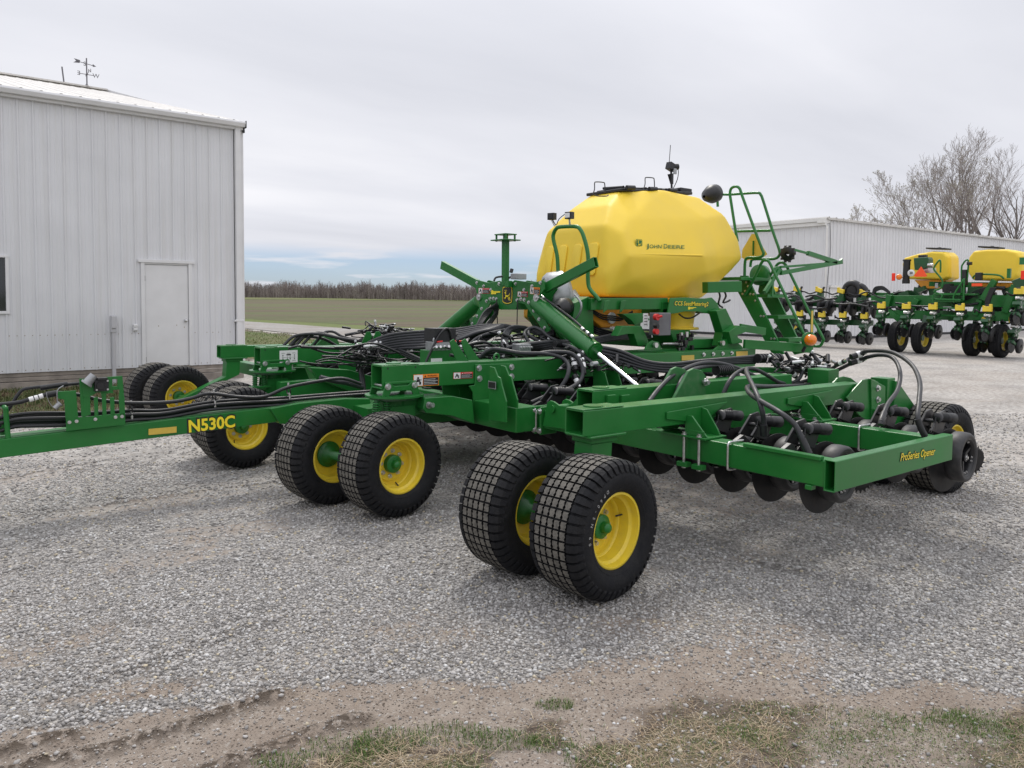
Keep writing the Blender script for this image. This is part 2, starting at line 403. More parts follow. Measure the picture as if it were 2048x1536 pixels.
base=mix(mth('MULTIPLY',att('pale'),mrange(noi(1.1,7),.30,.60,.45,1)),base,mix(mrange(noi(14,7),.35,.65),(.33,.305,.28),(.55,.525,.495)))
base=mix(mth('MULTIPLY',mrange(noi(.35,5),.42,.68),.30),base,(.33,.28,.235))
mpw=N.new('ShaderNodeMapping');mpw.inputs['Scale'].default_value=(.55,2.6,1);mpw.inputs['Rotation'].default_value=(0,0,.12);L.new(tc.outputs['Object'],mpw.inputs[0])
nw=N.new('ShaderNodeTexNoise');nw.inputs['Scale'].default_value=1;nw.inputs['Detail'].default_value=8;nw.inputs['Roughness'].default_value=.62;L.new(mpw.outputs[0],nw.inputs['Vector'])
base=mix(mth('MULTIPLY',mrange(nw.outputs[0],.60,.72),.55),base,(.12,.092,.07))
base=mix(mth('MULTIPLY',mrange(nw.outputs[0],.30,.42,1,0),.35),base,(.44,.40,.36))
rutc=mth('MULTIPLY',att('rut'),mrange(noi(24,6),.38,.52));base=mix(mth('MULTIPLY',mth('MULTIPLY',rutc,.92),mrange(att('gravel'),.1,.7,1,.35)),base,(.06,.045,.033))
gf=noi(40,6)
grass=ramp(gf,(.3,(.045,.05,.022)),(.48,(.10,.12,.035)),(.62,(.17,.17,.075)),(.75,(.24,.19,.12)))
grass=mix(mrange(noi(.6,5),.42,.62),grass,ramp(noi(55,4),(.35,(.05,.075,.02)),(.65,(.12,.17,.04))))
soil=ramp(noi(18,7),(.30,(.06,.045,.033)),(.52,(.115,.09,.068)),(.68,(.18,.145,.115)),(.8,(.28,.24,.19)))
gg=att('grass')
gr1=mth('ADD',gg,mth('MULTIPLY',mth('SUBTRACT',noi(2.5,7),.5),.8))
base=mix(mth('MULTIPLY',mrange(gr1,.10,.42),.92),base,soil)
vd=N.new('ShaderNodeVectorMath');vd.operation='LENGTH';L.new(tc.outputs['Object'],vd.inputs[0])
base=mix(mth('MULTIPLY',mrange(gr1,.60,.95),mrange(vd.outputs['Value'],5,10,.30,.85)),base,grass)
L.new(base,b.inputs['Base Color']);b.inputs['Roughness'].default_value=.93;b.inputs['Specular IOR Level'].default_value=.25
hs=mth('ADD',mth('MULTIPLY',mth('SUBTRACT',1,vo.outputs['Distance']),gmask),mth('ADD',mth('MULTIPLY',noi(60,6),.6),mth('MULTIPLY',noi(170,4),.9)))
bp=N.new('ShaderNodeBump');bp.inputs['Strength'].default_value=.75;bp.inputs['Distance'].default_value=.012;L.new(hs,bp.inputs['Height']);L.new(bp.outputs[0],b.inputs['Normal'])
me.materials.append(gm)
# ---- loose stones
rng=np.random.default_rng(5)
phi=(1+5**.5)/2
ico=np.array([(-1,phi,0),(1,phi,0),(-1,-phi,0),(1,-phi,0),(0,-1,phi),(0,1,phi),(0,-1,-phi),(0,1,-phi),(phi,0,-1),(phi,0,1),(-phi,0,-1),(-phi,0,1)])/1.9
icf=np.array([(0,11,5),(0,5,1),(0,1,7),(0,7,10),(0,10,11),(1,5,9),(5,11,4),(11,10,2),(10,7,6),(7,1,8),(3,9,4),(3,4,2),(3,2,6),(3,6,8),(3,8,9),(4,9,5),(2,4,11),(6,2,10),(8,6,7),(9,8,1)])
PV=[];PC=[];cnt=0
def add_stones(n,t0,t1,smin,smax,pw,keepall=False):
    global cnt
    tt=np.sqrt(rng.uniform(t0*t0,t1*t1,n));ss=rng.uniform(-.88,.88,n)*tt
    for i in range(n):
        t=tt[i];s=ss[i];x_=s*RX+t*FX;y_=s*RY+t*FY
        g_,q_=cover(x_,y_)
        if not keepall and rng.random()>(g_**1.1)*(1-q_)+.035: continue
        if keepall and rng.random()>.5+.5*g_: continue
        sz=smin+(smax-smin)*rng.random()**pw
        d=ico*rng.uniform(.72,1.2,(12,1))
        d=d*np.array([1,rng.uniform(.6,.95),rng.uniform(.4,.75)])*sz
        a=rng.uniform(0,6.28);c,s_=math.cos(a),math.sin(a);tl=rng.uniform(-.5,.5)
        X=d[:,0]*c-d[:,1]*s_;Y=d[:,0]*s_+d[:,1]*c;Z=d[:,2]+X*tl*.6
        PV.append(np.stack([X+x_,Y+y_,Z+height(x_,y_)+sz*.16],1))
        v_=rng.random()
        if v_<.88: L_=rng.uniform(.15,.48); col=(L_*1.025,L_*.99,L_*.955)
        elif v_<.96: L_=rng.uniform(.42,.62); col=(L_,L_,L_*.99)
        else: L_=rng.uniform(.35,.5); col=(L_*1.12,L_*.98,L_*.72)
        PC.append(col);cnt+=1
add_stones(104000,2.5,4.6,.0042,.0135,2.0)
add_stones(78000,4.6,7.6,.006,.016,1.7)
add_stones(27000,7.6,11.5,.008,.018,1.5)
add_stones(80,2.6,7.5,.015,.026,1.6,True)
CR=len(PV)
def crumbs(n,t0,t1):
    tt=np.sqrt(rng.uniform(t0*t0,t1*t1,n));ss=rng.uniform(-.70,.70,n)*tt
    for t,s in zip(tt,ss):
        x_=s*RX+t*FX;y_=s*RY+t*FY;g_,q_=cover(x_,y_)
        if rng.random()<g_*.85: continue
        sz=.0016+.0040*rng.random()**2.2;d=ico*rng.uniform(.7,1.2,(12,1))*sz*np.array([1,.9,.65])
        PV.append(d+np.array([x_,y_,height(x_,y_)+sz*.2]));v_=rng.random()
        c=(.20,.165,.135) if v_<.45 else ((.11,.085,.065) if v_<.65 else ((.30,.27,.24) if v_<.93 else (.5,.48,.45)))
        f=rng.uniform(.75,1.25);PC.append((c[0]*f,c[1]*f,c[2]*f))
crumbs(52000,2.5,4.2)
A=np.concatenate(PV);n_=len(PV);Fc=(icf[None,:,:]+12*np.arange(n_)[:,None,None]).reshape(-1,3)
me=bpy.data.meshes.new('gravel_stones');me.vertices.add(len(A));me.vertices.foreach_set('co',A.ravel())
me.loops.add(Fc.size);me.loops.foreach_set('vertex_index',Fc.ravel());me.polygons.add(len(Fc));me.polygons.foreach_set('loop_start',np.arange(0,Fc.size,3));me.polygons.foreach_set('loop_total',np.full(len(Fc),3))
me.update();me.validate()
ca=me.color_attributes.new('tone','FLOAT_COLOR','POINT');cc=np.repeat(np.concatenate([np.array(PC),np.ones((n_,1))],1),12,0);ca.data.foreach_set('color',cc.ravel())
so_=bpy.data.objects.new('gravel_stones',me);COL.objects.link(so_);prop(so_,'loose grey and white gravel stones lying over the yard',None,None,'stuff')
sm_=bpy.data.materials.new('gravel_stone');N,L,b=nodes(sm_)
a=N.new('ShaderNodeAttribute');a.attribute_name='tone';tc=N.new('ShaderNodeTexCoord')
L.new(mix(mth('MULTIPLY',mrange(noi(160,3),.4,.7),.35),a.outputs['Color'],(.22,.19,.165)),b.inputs['Base Color']);b.inputs['Roughness'].default_value=.85
me.materials.append(sm_)
del PV,A
# ---- grass blades, straw
def blades(name,pts,hmin,hmax,wd,cols,label,flat=0.0):
    vs=[];fs=[];cs=[]
    for (x_,y_,z_) in pts:
        h=random.uniform(hmin,hmax);a=random.uniform(0,6.283);ln=random.uniform(.2,.9)+flat
        dx,dy=math.cos(a),math.sin(a);w_=wd*random.uniform(.6,1.3);px,py=-dy*w_,dx*w_
        b=len(vs)
        up=1/(1+flat*3)
        p1=(x_+dx*h*ln*.35,y_+dy*h*ln*.35,z_+h*.55*up);p2=(x_+dx*h*ln,y_+dy*h*ln,z_+h*up*random.uniform(.6,1))
        vs+=[(x_-px,y_-py,z_),(x_+px,y_+py,z_),(p1[0]+px*.8,p1[1]+py*.8,p1[2]),(p1[0]-px*.8,p1[1]-py*.8,p1[2]),p2]
        fs+=[(b,b+1,b+2,b+3),(b+3,b+2,b+4)]
        c=random.choice(cols);f=random.uniform(.75,1.25);cs+=[(c[0]*f,c[1]*f,c[2]*f,1)]*5
    me=bpy.data.meshes.new(name);me.from_pydata(vs,[],fs);ca=me.color_attributes.new('tone','FLOAT_COLOR','POINT');ca.data.foreach_set('color',np.array(cs).ravel())
    m_=bpy.data.materials.new(name);n_,l_,b_=nodes(m_);a_=n_.new('ShaderNodeAttribute');a_.attribute_name='tone';l_.new(a_.outputs['Color'],b_.inputs['Base Color']);b_.inputs['Roughness'].default_value=.7;b_.inputs['Specular IOR Level'].default_value=.3
    me.materials.append(m_);o=bpy.data.objects.new(name,me);COL.objects.link(o);prop(o,label,None,None,'stuff');return o
GC=[(.06,.13,.02),(.08,.155,.026),(.11,.17,.04),(.15,.17,.06)]
SC=[(.36,.28,.18),(.30,.22,.14),(.42,.35,.24),(.22,.16,.10)]
gp=[];sp=[]
cl=[(oz(px,py,0),rr) for px,py,rr in ((900,1470,.10),(690,1500,.10),(780,1480,.09),(1000,1480,.08),(1100,1490,.06),(1230,1525,.12),(1390,1500,.08),(1700,1450,.16),(1780,1480,.2),(1900,1470,.16),(1980,1450,.12),(2030,1470,.12),(1600,1490,.12),(1850,1510,.2),(1540,1420,.07),(1110,1410,.05),(760,1500,.06),(1700,1520,.2),(1950,1520,.2),(560,1525,.06),(1480,1470,.06),(1900,1435,.07))]
for c,rr in cl:
    for _ in range(int(620*rr/.1)):
        a=random.uniform(0,6.28);r_=rr*random.random()**.5*1.1;gp.append((c.x+math.cos(a)*r_*1.5*RX+math.sin(a)*r_*.8*FX,c.y+math.cos(a)*r_*1.5*RY+math.sin(a)*r_*.8*FY,-.002))
for _ in range(60000):
    px=random.uniform(450,2100);py=random.uniform(1385,1545);p=oz(px,py,0);g_,q_=cover(p.x,p.y)
    if random.random()<q_*.8:
        nz=fbm(p.x*2.2,p.y*2.2,3,21)
        if nz>.20 and random.random()<.42: gp.append((p.x,p.y,-.002))
        elif random.random()<.30: sp.append((p.x,p.y,.004))
for _ in range(420):
    p=oz(random.uniform(300,2048),random.uniform(1330,1540),0)
    if random.random()<.3: sp.append((p.x,p.y,.004))
blades('foreground_grass',gp,.008,.026,.0011,GC,'short green grass tufts at the front edge of the yard')
blades('dry_straw',sp,.012,.055,.0010,SC,'dry straw and dead roots lying on the dirt edge',flat=.9)
gp=[];sp=[]
for _ in range(26000):
    x_=random.uniform(-3,5);y_=random.uniform(11.8,15.75);g_,q_=cover(x_,y_)
    if random.random()<q_:
        if fbm(x_*1.5,y_*1.5,3,31)>.0 and y_>12.7:gp.append((x_,y_,0))
        elif random.random()<.7:sp.append((x_,y_,0))
blades('wall_grass',gp,.03,.11,.005,[(.05,.08,.02),(.08,.10,.03),(.12,.12,.05)],'green and tan grass along the foot of the white building')
blades('dead_grass',sp,.03,.09,.005,[(.13,.09,.055),(.18,.13,.08),(.10,.06,.04)],'brown dead grass at the gravel edge before the building')
gp=[]
for _ in range(16000):
    x_=random.uniform(5.6,14.5);y_=random.uniform(19,48);g_,q_=cover(x_,y_)
    if random.random()<q_:gp.append((x_,y_,0))
blades('lawn_grass',gp,.03,.08,.010,[(.09,.15,.03),(.13,.19,.045),(.19,.20,.08),(.25,.23,.13)],'green lawn grass between the building and the driveway')
# ---- drive, verge, field
def sheet(name,outline,z,m_,label,grid=None):
    mb=MB(m_);mb.add([(x_,y_,z) for x_,y_ in outline],[tuple(range(len(outline)))])
    o=build(name,mb);prop(o,label,None,None,'structure');return o
def gmatn(name,stops,sc1=3,sc2=.15,tint=None,rough=.95,rows=None,clump=False):
    global N,L,tc
    m_=bpy.data.materials.new(name);N,L,b=nodes(m_);tc=N.new('ShaderNodeTexCoord');g=N.new('ShaderNodeNewGeometry')
    class T: pass
    tc=type('T',(),{'outputs':{'Object':g.outputs['Position']}})()
    base=ramp(noi(sc1,8),*stops)
    if tint: base=mix(mth('MULTIPLY',mrange(noi(sc2,6,ds=.5),.38,.62),.75),base,tint)
    if rows:
        mp_=N.new('ShaderNodeMapping');mp_.inputs['Scale'].default_value=rows[0];mp_.inputs['Rotation'].default_value=(0,0,rows[1]);L.new(g.outputs['Position'],mp_.inputs[0])
        nn=N.new('ShaderNodeTexNoise');nn.inputs['Scale'].default_value=1;nn.inputs['Detail'].default_value=6;L.new(mp_.outputs[0],nn.inputs['Vector'])
        base=mix(mrange(nn.outputs[0],.42,.58),base,rows[2])
    if clump:
        mp_=N.new('ShaderNodeMapping');mp_.inputs['Scale'].default_value=(.10,.55,1);mp_.inputs['Rotation'].default_value=(0,0,math.radians(38));L.new(g.outputs['Position'],mp_.inputs[0])
        nn=N.new('ShaderNodeTexNoise');nn.inputs['Scale'].default_value=1;nn.inputs['Detail'].default_value=7;nn.inputs['Roughness'].default_value=.7;L.new(mp_.outputs[0],nn.inputs['Vector'])
        base=mix(mth('MULTIPLY',mrange(nn.outputs[0],.50,.66),.7),base,(.075,.058,.04));base=mix(mth('MULTIPLY',mrange(nn.outputs[0],.34,.46,1,0),.5),base,(.12,.155,.05))
    L.new(base,b.inputs['Base Color']);b.inputs['Roughness'].default_value=rough;b.inputs['Specular IOR Level'].default_value=.2
    return m_
driveM=gmatn('driveway_gravel',((.3,(.21,.20,.19)),(.5,(.30,.29,.28)),(.75,(.37,.355,.34))),6,.4,(.24,.215,.19))
vergeM=gmatn('verge_grass',((.3,(.05,.085,.02)),(.5,(.10,.15,.035)),(.75,(.19,.20,.08))),5,.12,(.13,.14,.055))
fieldM=gmatn('spring_field',((.3,(.06,.075,.028)),(.5,(.085,.105,.04)),(.75,(.12,.13,.065))),1.6,.03,(.105,.14,.045),rows=((.012,.07,1),math.radians(38),(.115,.09,.062)),clump=True)
leveeM=gmatn('levee_grass',((.3,(.10,.125,.04)),(.6,(.145,.165,.06)),(.8,(.19,.19,.09))),.4,.02,(.13,.13,.06))
sheet('driveway',[(13.9,200),(13.9,41.8),(13.8,33.8),(12.9,28.4),(12.2,24),(16,22),(22,25),(19.7,28.6),(18.7,31.4),(18.5,45),(17.9,53),(17.7,200)],.024,driveM,'pale gravel driveway crossing behind the building')
sheet('verge',[(17.6,200),(17.9,53),(18.5,45),(18.7,31.4),(19.7,28.6),(22,25.4),(31,24.5),(60,60),(60,300),(17.6,300)],.020,vergeM,'green grass verge between the driveway and the field')
mb=MB(fieldM)
# field: rises very gently to a low levee far off
fr=[(19.6,62),(21.4,43.9),(23.8,34.2),(27,30),(34,30)]
pts=[];rows_=[(0,.03),(.05,.05),(.3,.25),(.7,.55)]
def fieldrow(k_,z_): # k_: 0 near .. 1 at ~230 m
    out=[]
    for px in np.linspace(-1500,1500,25):
        pass
    return out
near=[(-300,400),(-60,330),(-20,200),(12.5,120),(17.8,80),(19.6,62),(21.4,43.9),(23.8,34.2),(27,30.5),(36,30.5),(60,40),(120,50),(300,60)]
far=[(-420,560),(-260,470),(-180,430),(-60,420),(10,400),(60,385),(100,370),(140,350),(190,330),(230,310),(290,280),(370,240),(520,160)]
NF=14
for i in range(NF+1):
    f=(i/NF)**1.6
    for (a_,b_),(c_,d_) in zip(near,far): pts.append((a_+(c_-a_)*f,b_+(d_-b_)*f,.028+1.0*f))
nn_=len(near);fs=[(i*nn_+j,i*nn_+j+1,(i+1)*nn_+j+1,(i+1)*nn_+j) for i in range(NF) for j in range(nn_-1)]
mb.add(pts,fs,0,True);fo=build('field',mb);prop(fo,'brown and green spring field stretching to the far wood',None,None,'structure')
mb=MB(leveeM);top=[(a_+.06*(a_),b_*1.05) for a_,b_ in far];end=[(a_*3,b_*3) for a_,b_ in far]
pts=[(*p,1.0) for p in [(a_*.90,b_*.90) for a_,b_ in far]]+[(*p,1.75) for p in far]+[(*p,1.5) for p in end]
mb.add(pts,[(i*nn_+j,i*nn_+j+1,(i+1)*nn_+j+1,(i+1)*nn_+j) for i in range(2) for j in range(nn_-1)],0,True)
lo=build('far_grassland',mb);prop(lo,'pale green far bank of grass below the wood',None,None,'structure')
# ---- far wood
BARK=mat('bare_wood_far',(.18,.15,.14),.9,var=.35,vscale=.05)
BARK2=mat('bare_wood_pale',(.27,.235,.215),.9,var=.3,vscale=.08)
mb=MB(BARK,BARK2)
rr=random.Random(3)
def stick(a,b,r0,r1,mi):
    d=(b-a).normalized();x_=d.orthogonal().normalized();y_=d.cross(x_)
    vs=[a+x_*r0,a+(-x_*.5+y_*.87)*r0,a+(-x_*.5-y_*.87)*r0,b+x_*r1,b+(-x_*.5+y_*.87)*r1,b+(-x_*.5-y_*.87)*r1]
    mb.add(vs,[(0,1,4,3),(1,2,5,4),(2,0,3,5)],mi)
for i in range(3400):
    px=rr.uniform(380,1340);D=rr.uniform(385,440)*(1-.0002*(px-500))
    p=od(px,600,D);base=V((p.x,p.y,1.2));Ht=rr.uniform(5.6,9.6)*(1+.30*noise.noise(V((px*.02,0,0)))+.15*noise.noise(V((px*.09,3,0))))
    if rr.random()<.06:Ht*=1.15
    mi=0 if rr.random()<.6 else 1
    stick(base,base+V((rr.uniform(-.4,.4),rr.uniform(-.4,.4),Ht*.8)),.17,.05,mi)
    for q in range(17):
        h=Ht*rr.uniform(.12,.85);a=rr.uniform(0,6.28);l=Ht*rr.uniform(.12,.3)*(1.15-h/Ht)
        s_=base+V((0,0,h));stick(s_,s_+V((math.cos(a)*l*.8,math.sin(a)*l*.8,l*rr.uniform(.6,1.6))),.055,.03,mi)
for i in range(9000):
    px=rr.uniform(380,1340);D=rr.uniform(383,430)*(1-.0002*(px-500));p=od(px,600,D);base=V((p.x,p.y,1.2));h_=rr.uniform(1.5,5.0);stick(base,base+V((rr.uniform(-.5,.5),rr.uniform(-.5,.5),h_)),.10,.05,0 if rr.random()<.7 else 1)
wo=build('bare_wood',mb);prop(wo,'long grey brown line of leafless trees beyond the field',None,None,'stuff')
# ================================================================= buildings
WALLM=mat('white_steel_siding',(.66,.665,.69),.42,var=.05,vscale=.9,dust=.0)
# grime streaks that belong to the old siding
nt=WALLM.node_tree;N=nt.nodes;L=nt.links;b=N['Principled BSDF'];tc=N.new('ShaderNodeTexCoord')
mp_=N.new('ShaderNodeMapping');mp_.inputs['Scale'].default_value=(9,9,.25);L.new(tc.outputs['Object'],mp_.inputs[0])
nn=N.new('ShaderNodeTexNoise');nn.inputs['Scale'].default_value=1;nn.inputs['Detail'].default_value=6;L.new(mp_.outputs[0],nn.inputs['Vector'])
src=b.inputs['Base Color'].links[0].from_socket
L.new(mix(mth('MULTIPLY',mrange(nn.outputs[0],.45,.75),.28),src,(.50,.485,.46)),b.inputs['Base Color'])
TRIM=mat('white_trim',(.68,.68,.69),.45,var=.05,vscale=3)
SHEDM=mat('shed_steel_siding',(.70,.70,.715),.42,var=.06,vscale=.6)
SHEDT=mat('shed_trim',(.74,.73,.71),.45,var=.05,vscale=2)
ROOFM=mat('galvanised_roof',(.62,.60,.57),.5,metal=.1,var=.12,vscale=.8,dust=.4,dustcol=(.33,.31,.28))
WOOD=mat('weathered_timber',(.27,.235,.205),.85,var=.3,vscale=5,bump=.5,bscale=30)
DKG=mat('dark_grey_and_gap_shade',(.03,.03,.032),.8)  # corner gap's shade put into colour; plain dark grey on the other parts
PVC=mat('grey_conduit',(.46,.46,.48),.5)
RUST=mat('rust_stain',(.25,.17,.10),.9)
def siding(mb,x0,x1,Y,z0,z1,pitch=.2286,holes=(),sgn=-1):
    """ribbed panel in the plane Y: rib profile every pitch, real depth"""
    xs=[];k=0;x=x0
    prof=[(0,0),(.012,.019),(.034,.019),(.046,0),(.105,0),(.112,.004),(.122,.004),(.129,0),(.165,0),(.172,.004),(.182,.004),(.189,0)]
    P=[]
    while x<x1:
        for dx,d in prof:
            if x+dx<x1: P.append((x+dx,d))
        x+=pitch
    P.append((x1,0))
    for (a,da),(b_,db) in zip(P,P[1:]):
        zs=[(z0,z1)]
        for hx0,hx1,hz0,hz1 in holes:
            if a>=hx0-.03 and b_<=hx1+.03: zs=[s_ for s_ in ((z0,hz0),(hz1,z1)) if s_[1]>s_[0]+.01]
        for q0,q1 in zs:
            mb.add([(a,Y+sgn*da,q0),(b_,Y+sgn*db,q0),(b_,Y+sgn*db,q1),(a,Y+sgn*da,q1)],[(0,1,2,3)])
BX=5.33;BY=15.8
bld=empty('white_building',(0,BY,0));prop(bld,'tall white ribbed steel building on timber skirt boards at left','building')
mb=MB(WALLM);siding(mb,-7,BX-.16,BY,.30,5.14,holes=((3.42,4.30,.30,2.33),(-.9,1.25,1.36,2.31)))
for yy in(1,):
    mb.add([(BX,BY,.3),(BX,BY+26.7,.3),(BX,BY+26.7,5.14),(BX,BY+13.35,8.63),(BX,BY,5.14)],[(0,1,2,3,4)])
    mb.b2((-7.05,BY+.01,.3),(-7,BY+26.7,5.14))
build('wall_panel',mb,bld)
for i,(z0,z1) in enumerate(((0,.135),(.145,.215),(.222,.298))):
    mb=MB(WOOD);mb.b2((-7,BY+.01-.012*(2-i)+.01,z0-.05 if i==0 else z0),(BX,BY+.05,z1));build('skirt_board',mb,bld,bev=.006)
mb=MB(TRIM)
mb.b2((BX-.16,BY-.03,.30),(BX+.02,BY,5.12));build('corner_trim',mb,bld,bev=.004)
mb=MB(DKG);mb.b2((BX-.20,BY-.012,.30),(BX-.166,BY+.002,5.12));build('corner_gap',mb,bld)
mb=MB(TRIM);mb.b2((BX-.16,BY-.10,.32),(BX-.055,BY-.034,5.10));mb.b2((BX-.21,BY-.105,1.16),(BX-.02,BY-.03,1.20));build('downspout',mb,bld,bev=.006)
# roof
mb=MB(ROOFM)
ry=BY+13.35;rz=8.55
x=-7.2;pl=[(0,0),(.02,.012),(.05,.012),(.07,0)]
while x<BX-.04:
    for (a,da),(b_,db) in zip(pl+[(.3,0)],(pl+[(.3,0)])[1:]):
        x0,x1=x+a,min(x+b_,BX-.02)
        if x1>x0: mb.add([(x0,BY-.12,5.20+da),(x1,BY-.12,5.20+db),(x1,ry,rz+db),(x0,ry,rz+da)],[(0,1,2,3)])
    x+=.3
mb.add([(-7.2,ry,rz),(BX-.02,ry,rz),(BX-.02,BY+26.9,5.2),(-7.2,BY+26.9,5.2)],[(0,1,2,3)])
mb.b2((-7.2,ry-.15,rz+.02),(BX-.02,ry+.15,rz+.07))
build('roof',mb,bld)
mb=MB(TRIM);mb.prism([(-7.2,BY-.17,5.08),(-7.2,BY-.02,5.08),(-7.2,BY-.02,5.19),(-7.2,BY-.18,5.19),(-7.2,BY-.20,5.15)],(7.2+BX+.02,0,0));mb.b2((-7.2,BY-.09,5.03),(BX+.0,BY-.022,5.079));build('gutter',mb,bld,bev=.004)
mb=MB(DKG);mb.b2((BX+.022,BY-.2,5.06),(BX+.034,BY+.02,5.2));mb.b2((BX-.0,BY-.10,4.98),(BX+.03,BY-.04,5.05));build('gutter_end',mb,bld)
# door
D0,D1=3.47,4.25
mb=MB(TRIM);mb.b2((D0,BY-.005,.31),(D1,BY+.03,2.26));door=build('door',mb,bld,bev=.004);prop(door,'plain white steel service door with a round knob')
mb=MB(TRIM)
for a,b_ in((D0-.075,D0-.006),(D1+.006,D1+.075)): mb.b2((a,BY-.035,.30),(b_,BY+.03,2.30))
mb.b2((D0-.12,BY-.05,2.300),(D1+.12,BY+.03,2.36));mb.b2((D0-.006,BY-.02,2.27),(D1+.006,BY+.03,2.298));build('door_frame',mb,bld,bev=.003)
mb=MB(STEEL);mb.lathe([(0,.001),(.0,.032),(.012,.032),(.02,.016),(.035,.014),(.045,.03),(.06,.033),(.075,.02),(.08,.001)],(D1-.055,BY-.006,1.19),(0,-1,0),20);build('door_knob',mb,door)
for z in(2.0,.45):
    mb=MB(DKG);mb.b2((D0-.012,BY-.012,z-.05),(D0+.004,BY-.002,z+.05));build('hinge',mb,door)
for x_,z_ in((3.70,1.09),(4.03,1.1),(4.17,1.06)): mb=MB(RUST);mb.b2((x_-.004,BY-.008,z_-.014),(x_+.004,BY-.0055,z_+.012));build('door_mark',mb,door)
# window
mb=MB(TRIM)
for p,q in(((-.9,BY-.04,1.33),(1.30,BY+.03,1.38)),((-.9,BY-.04,2.30),(1.30,BY+.03,2.34)),((1.25,BY-.04,1.38),(1.30,BY+.03,2.30)),((.1,BY-.025,1.38),(.15,BY+.03,2.30)),((-.95,BY-.04,1.33),(-.9,BY+.03,2.34))): mb.b2(p,q)
win=build('window',mb,bld,bev=.004);mb=MB(GLASS);mb.b2((-.9,BY+.015,1.35),(1.26,BY+.025,2.33));build('pane',mb,win)
mb=MB(TRIM);
for z0 in range(5): pass
# conduit, boxes
mb=MB(PVC);mb.cyl((2.905,BY-.06,-.02),(2.905,BY-.06,1.0),.034,n=12);mb.b2((2.855,BY-.10,.98),(2.955,BY-.02,1.30));mb.b2((2.862,BY-.125,1.06),(2.948,BY-.10,1.29));build('conduit',mb,bld,bev=.012,seg=2)
mb=MB(TRIM);mb.b2((3.245,BY-.05,1.0),(3.325,BY-.02,1.13));mb.b2((3.25,BY-.065,1.01),(3.32,BY-.05,1.06));mb.b2((3.25,BY-.065,1.075),(3.32,BY-.05,1.125));build('outlet_box',mb,bld,bev=.005)
mb=MB(RUST);rr=random.Random(5)
x=-1
while x<5.1:
    for z in(.34,.95): 
        if rr.random()<.8 and not(3.4<x<4.3): mb=MB(RUST);mb.b2((x-.006,BY-.004,z-.008),(x+.006,BY-.001,z+.007));build('rusty_screw',mb,bld)
    x+=.2286/2
mb=MB(RUST);mb.b2((1.24,BY-.002,.33),(1.252,BY-.0012,1.25));build('rust_streak',mb,bld)
# weather vane and lightning rod on the roof ridge line (placed part way up the slope)
def roofz(y): return 5.2+(rz-5.2)*(y-BY+.12)/(ry-BY+.12)
vy=ry-.05
pt=oy(174,173,vy);top=oy(168,116,vy)
vx=pt.x;vz=rz+.07
VM=mat('grey_wrought_iron',(.13,.125,.14),.5)
mb=MB(VM)
hgt=top.z-pt.z;s=hgt
mb.cyl((vx,vy,vz-.05),(vx,vy,vz+s),.022*s/1.0,n=8);mb.lathe([(0,.12),(.06,.05),(.1,.03)],(vx,vy,vz-.03),(0,0,1),12)
van=build('weather_vane',mb,bld)
zc_=vz+s*.42
mb=MB(VM)
mb.cyl((vx-.27*s,vy,zc_),(vx+.24*s,vy,zc_),.012*s,n=6);mb.cyl((vx,vy-.27*s,zc_),(vx,vy+.25*s,zc_),.012*s,n=6);mb.lathe([(-.03,.01),(0,.06*s),(.03,.01)],(vx,vy,zc_),(0,0,1),10);build('cross_arm',mb,van)
rt=(R_.x,R_.y,0)
text('letter','E',van,(vx-.20*s,vy,zc_-.06*s),(-1,.0,0),(0,0,1),.21*s,VM,depth=.008)
text('letter','W',van,(vx+.19*s,vy,zc_-.07*s),(1,.0,0),(0,0,1),.21*s,VM,depth=.008)
text('letter','S',van,(vx-.06*s,vy+.3*s,zc_+.38*s),(1,.0,0),(0,0,1),.21*s,VM,depth=.008)
text('letter','N',van,(vx-.0*s,vy-.3*s,zc_-.0*s),(.5,-.8,0),(0,0,1),.18*s,VM,depth=.008)
mb=MB(VM);za=vz+s*.80
mb.cyl((vx-.3*s,vy,za+.04*s),(vx+.22*s,vy,za-.03*s),.013*s,n=6)
mb.prism([(vx-.40*s,vy,za+.12*s),(vx-.33*s,vy,za+.045*s),(vx-.42*s,vy,za-.03*s),(vx-.22*s,vy,za-.01*s),(vx-.2*s,vy,za+.09*s)],(0,.012,0))
mb.prism([(vx+.20*s,vy,za+.03*s),(vx+.31*s,vy,za-.045*s),(vx+.2*s,vy,za-.07*s)],(0,.012,0));build('arrow',mb,van)
pt=oy(128,164,vy);tp=oy(122,132,vy)
mb=MB(VM);mb.cyl((pt.x,vy,rz+.05),(pt.x-.05,vy,rz+.07+tp.z-pt.z),.022,n=6);mb.lathe([(0,.07),(.05,.03)],(pt.x,vy,rz+.05),(0,0,1),8);build('lightning_rod',mb,bld)
# ---------------------------------------------------------------- far shed
SX,SY=31.75,18.25;SZ=5.36
shed=empty('white_shed',(SX,SY,0));prop(shed,'long low white ribbed steel shed behind the machines at right','shed')
def ribwall(mb,a,b_,z0,z1f,pitch,out):
    a=V(a);b_=V(b_);d=(b_-a).normalized();ln=(b_-a).length;o=V(out);x=0;P=[]
    while x<ln:
        for dx,dd in((0,0),(.02,.03),(.06,.03),(.08,0)):
            if x+dx<ln:P.append((x+dx,dd))
        x+=pitch
    P.append((ln,0))
    for (u0,d0),(u1,d1) in zip(P,P[1:]):
        p=a+d*u0+o*d0;q=a+d*u1+o*d1
        mb.add([(p.x,p.y,z0),(q.x,q.y,z0),(q.x,q.y,z1f(u1)),(p.x,p.y,z1f(u0))],[(0,1,2,3)])
mb=MB(SHEDM)
ribwall(mb,(SX,SY+14.5,0),(SX,SY,0),.12,lambda u_:SZ-.25,.305,(-1,0,0))
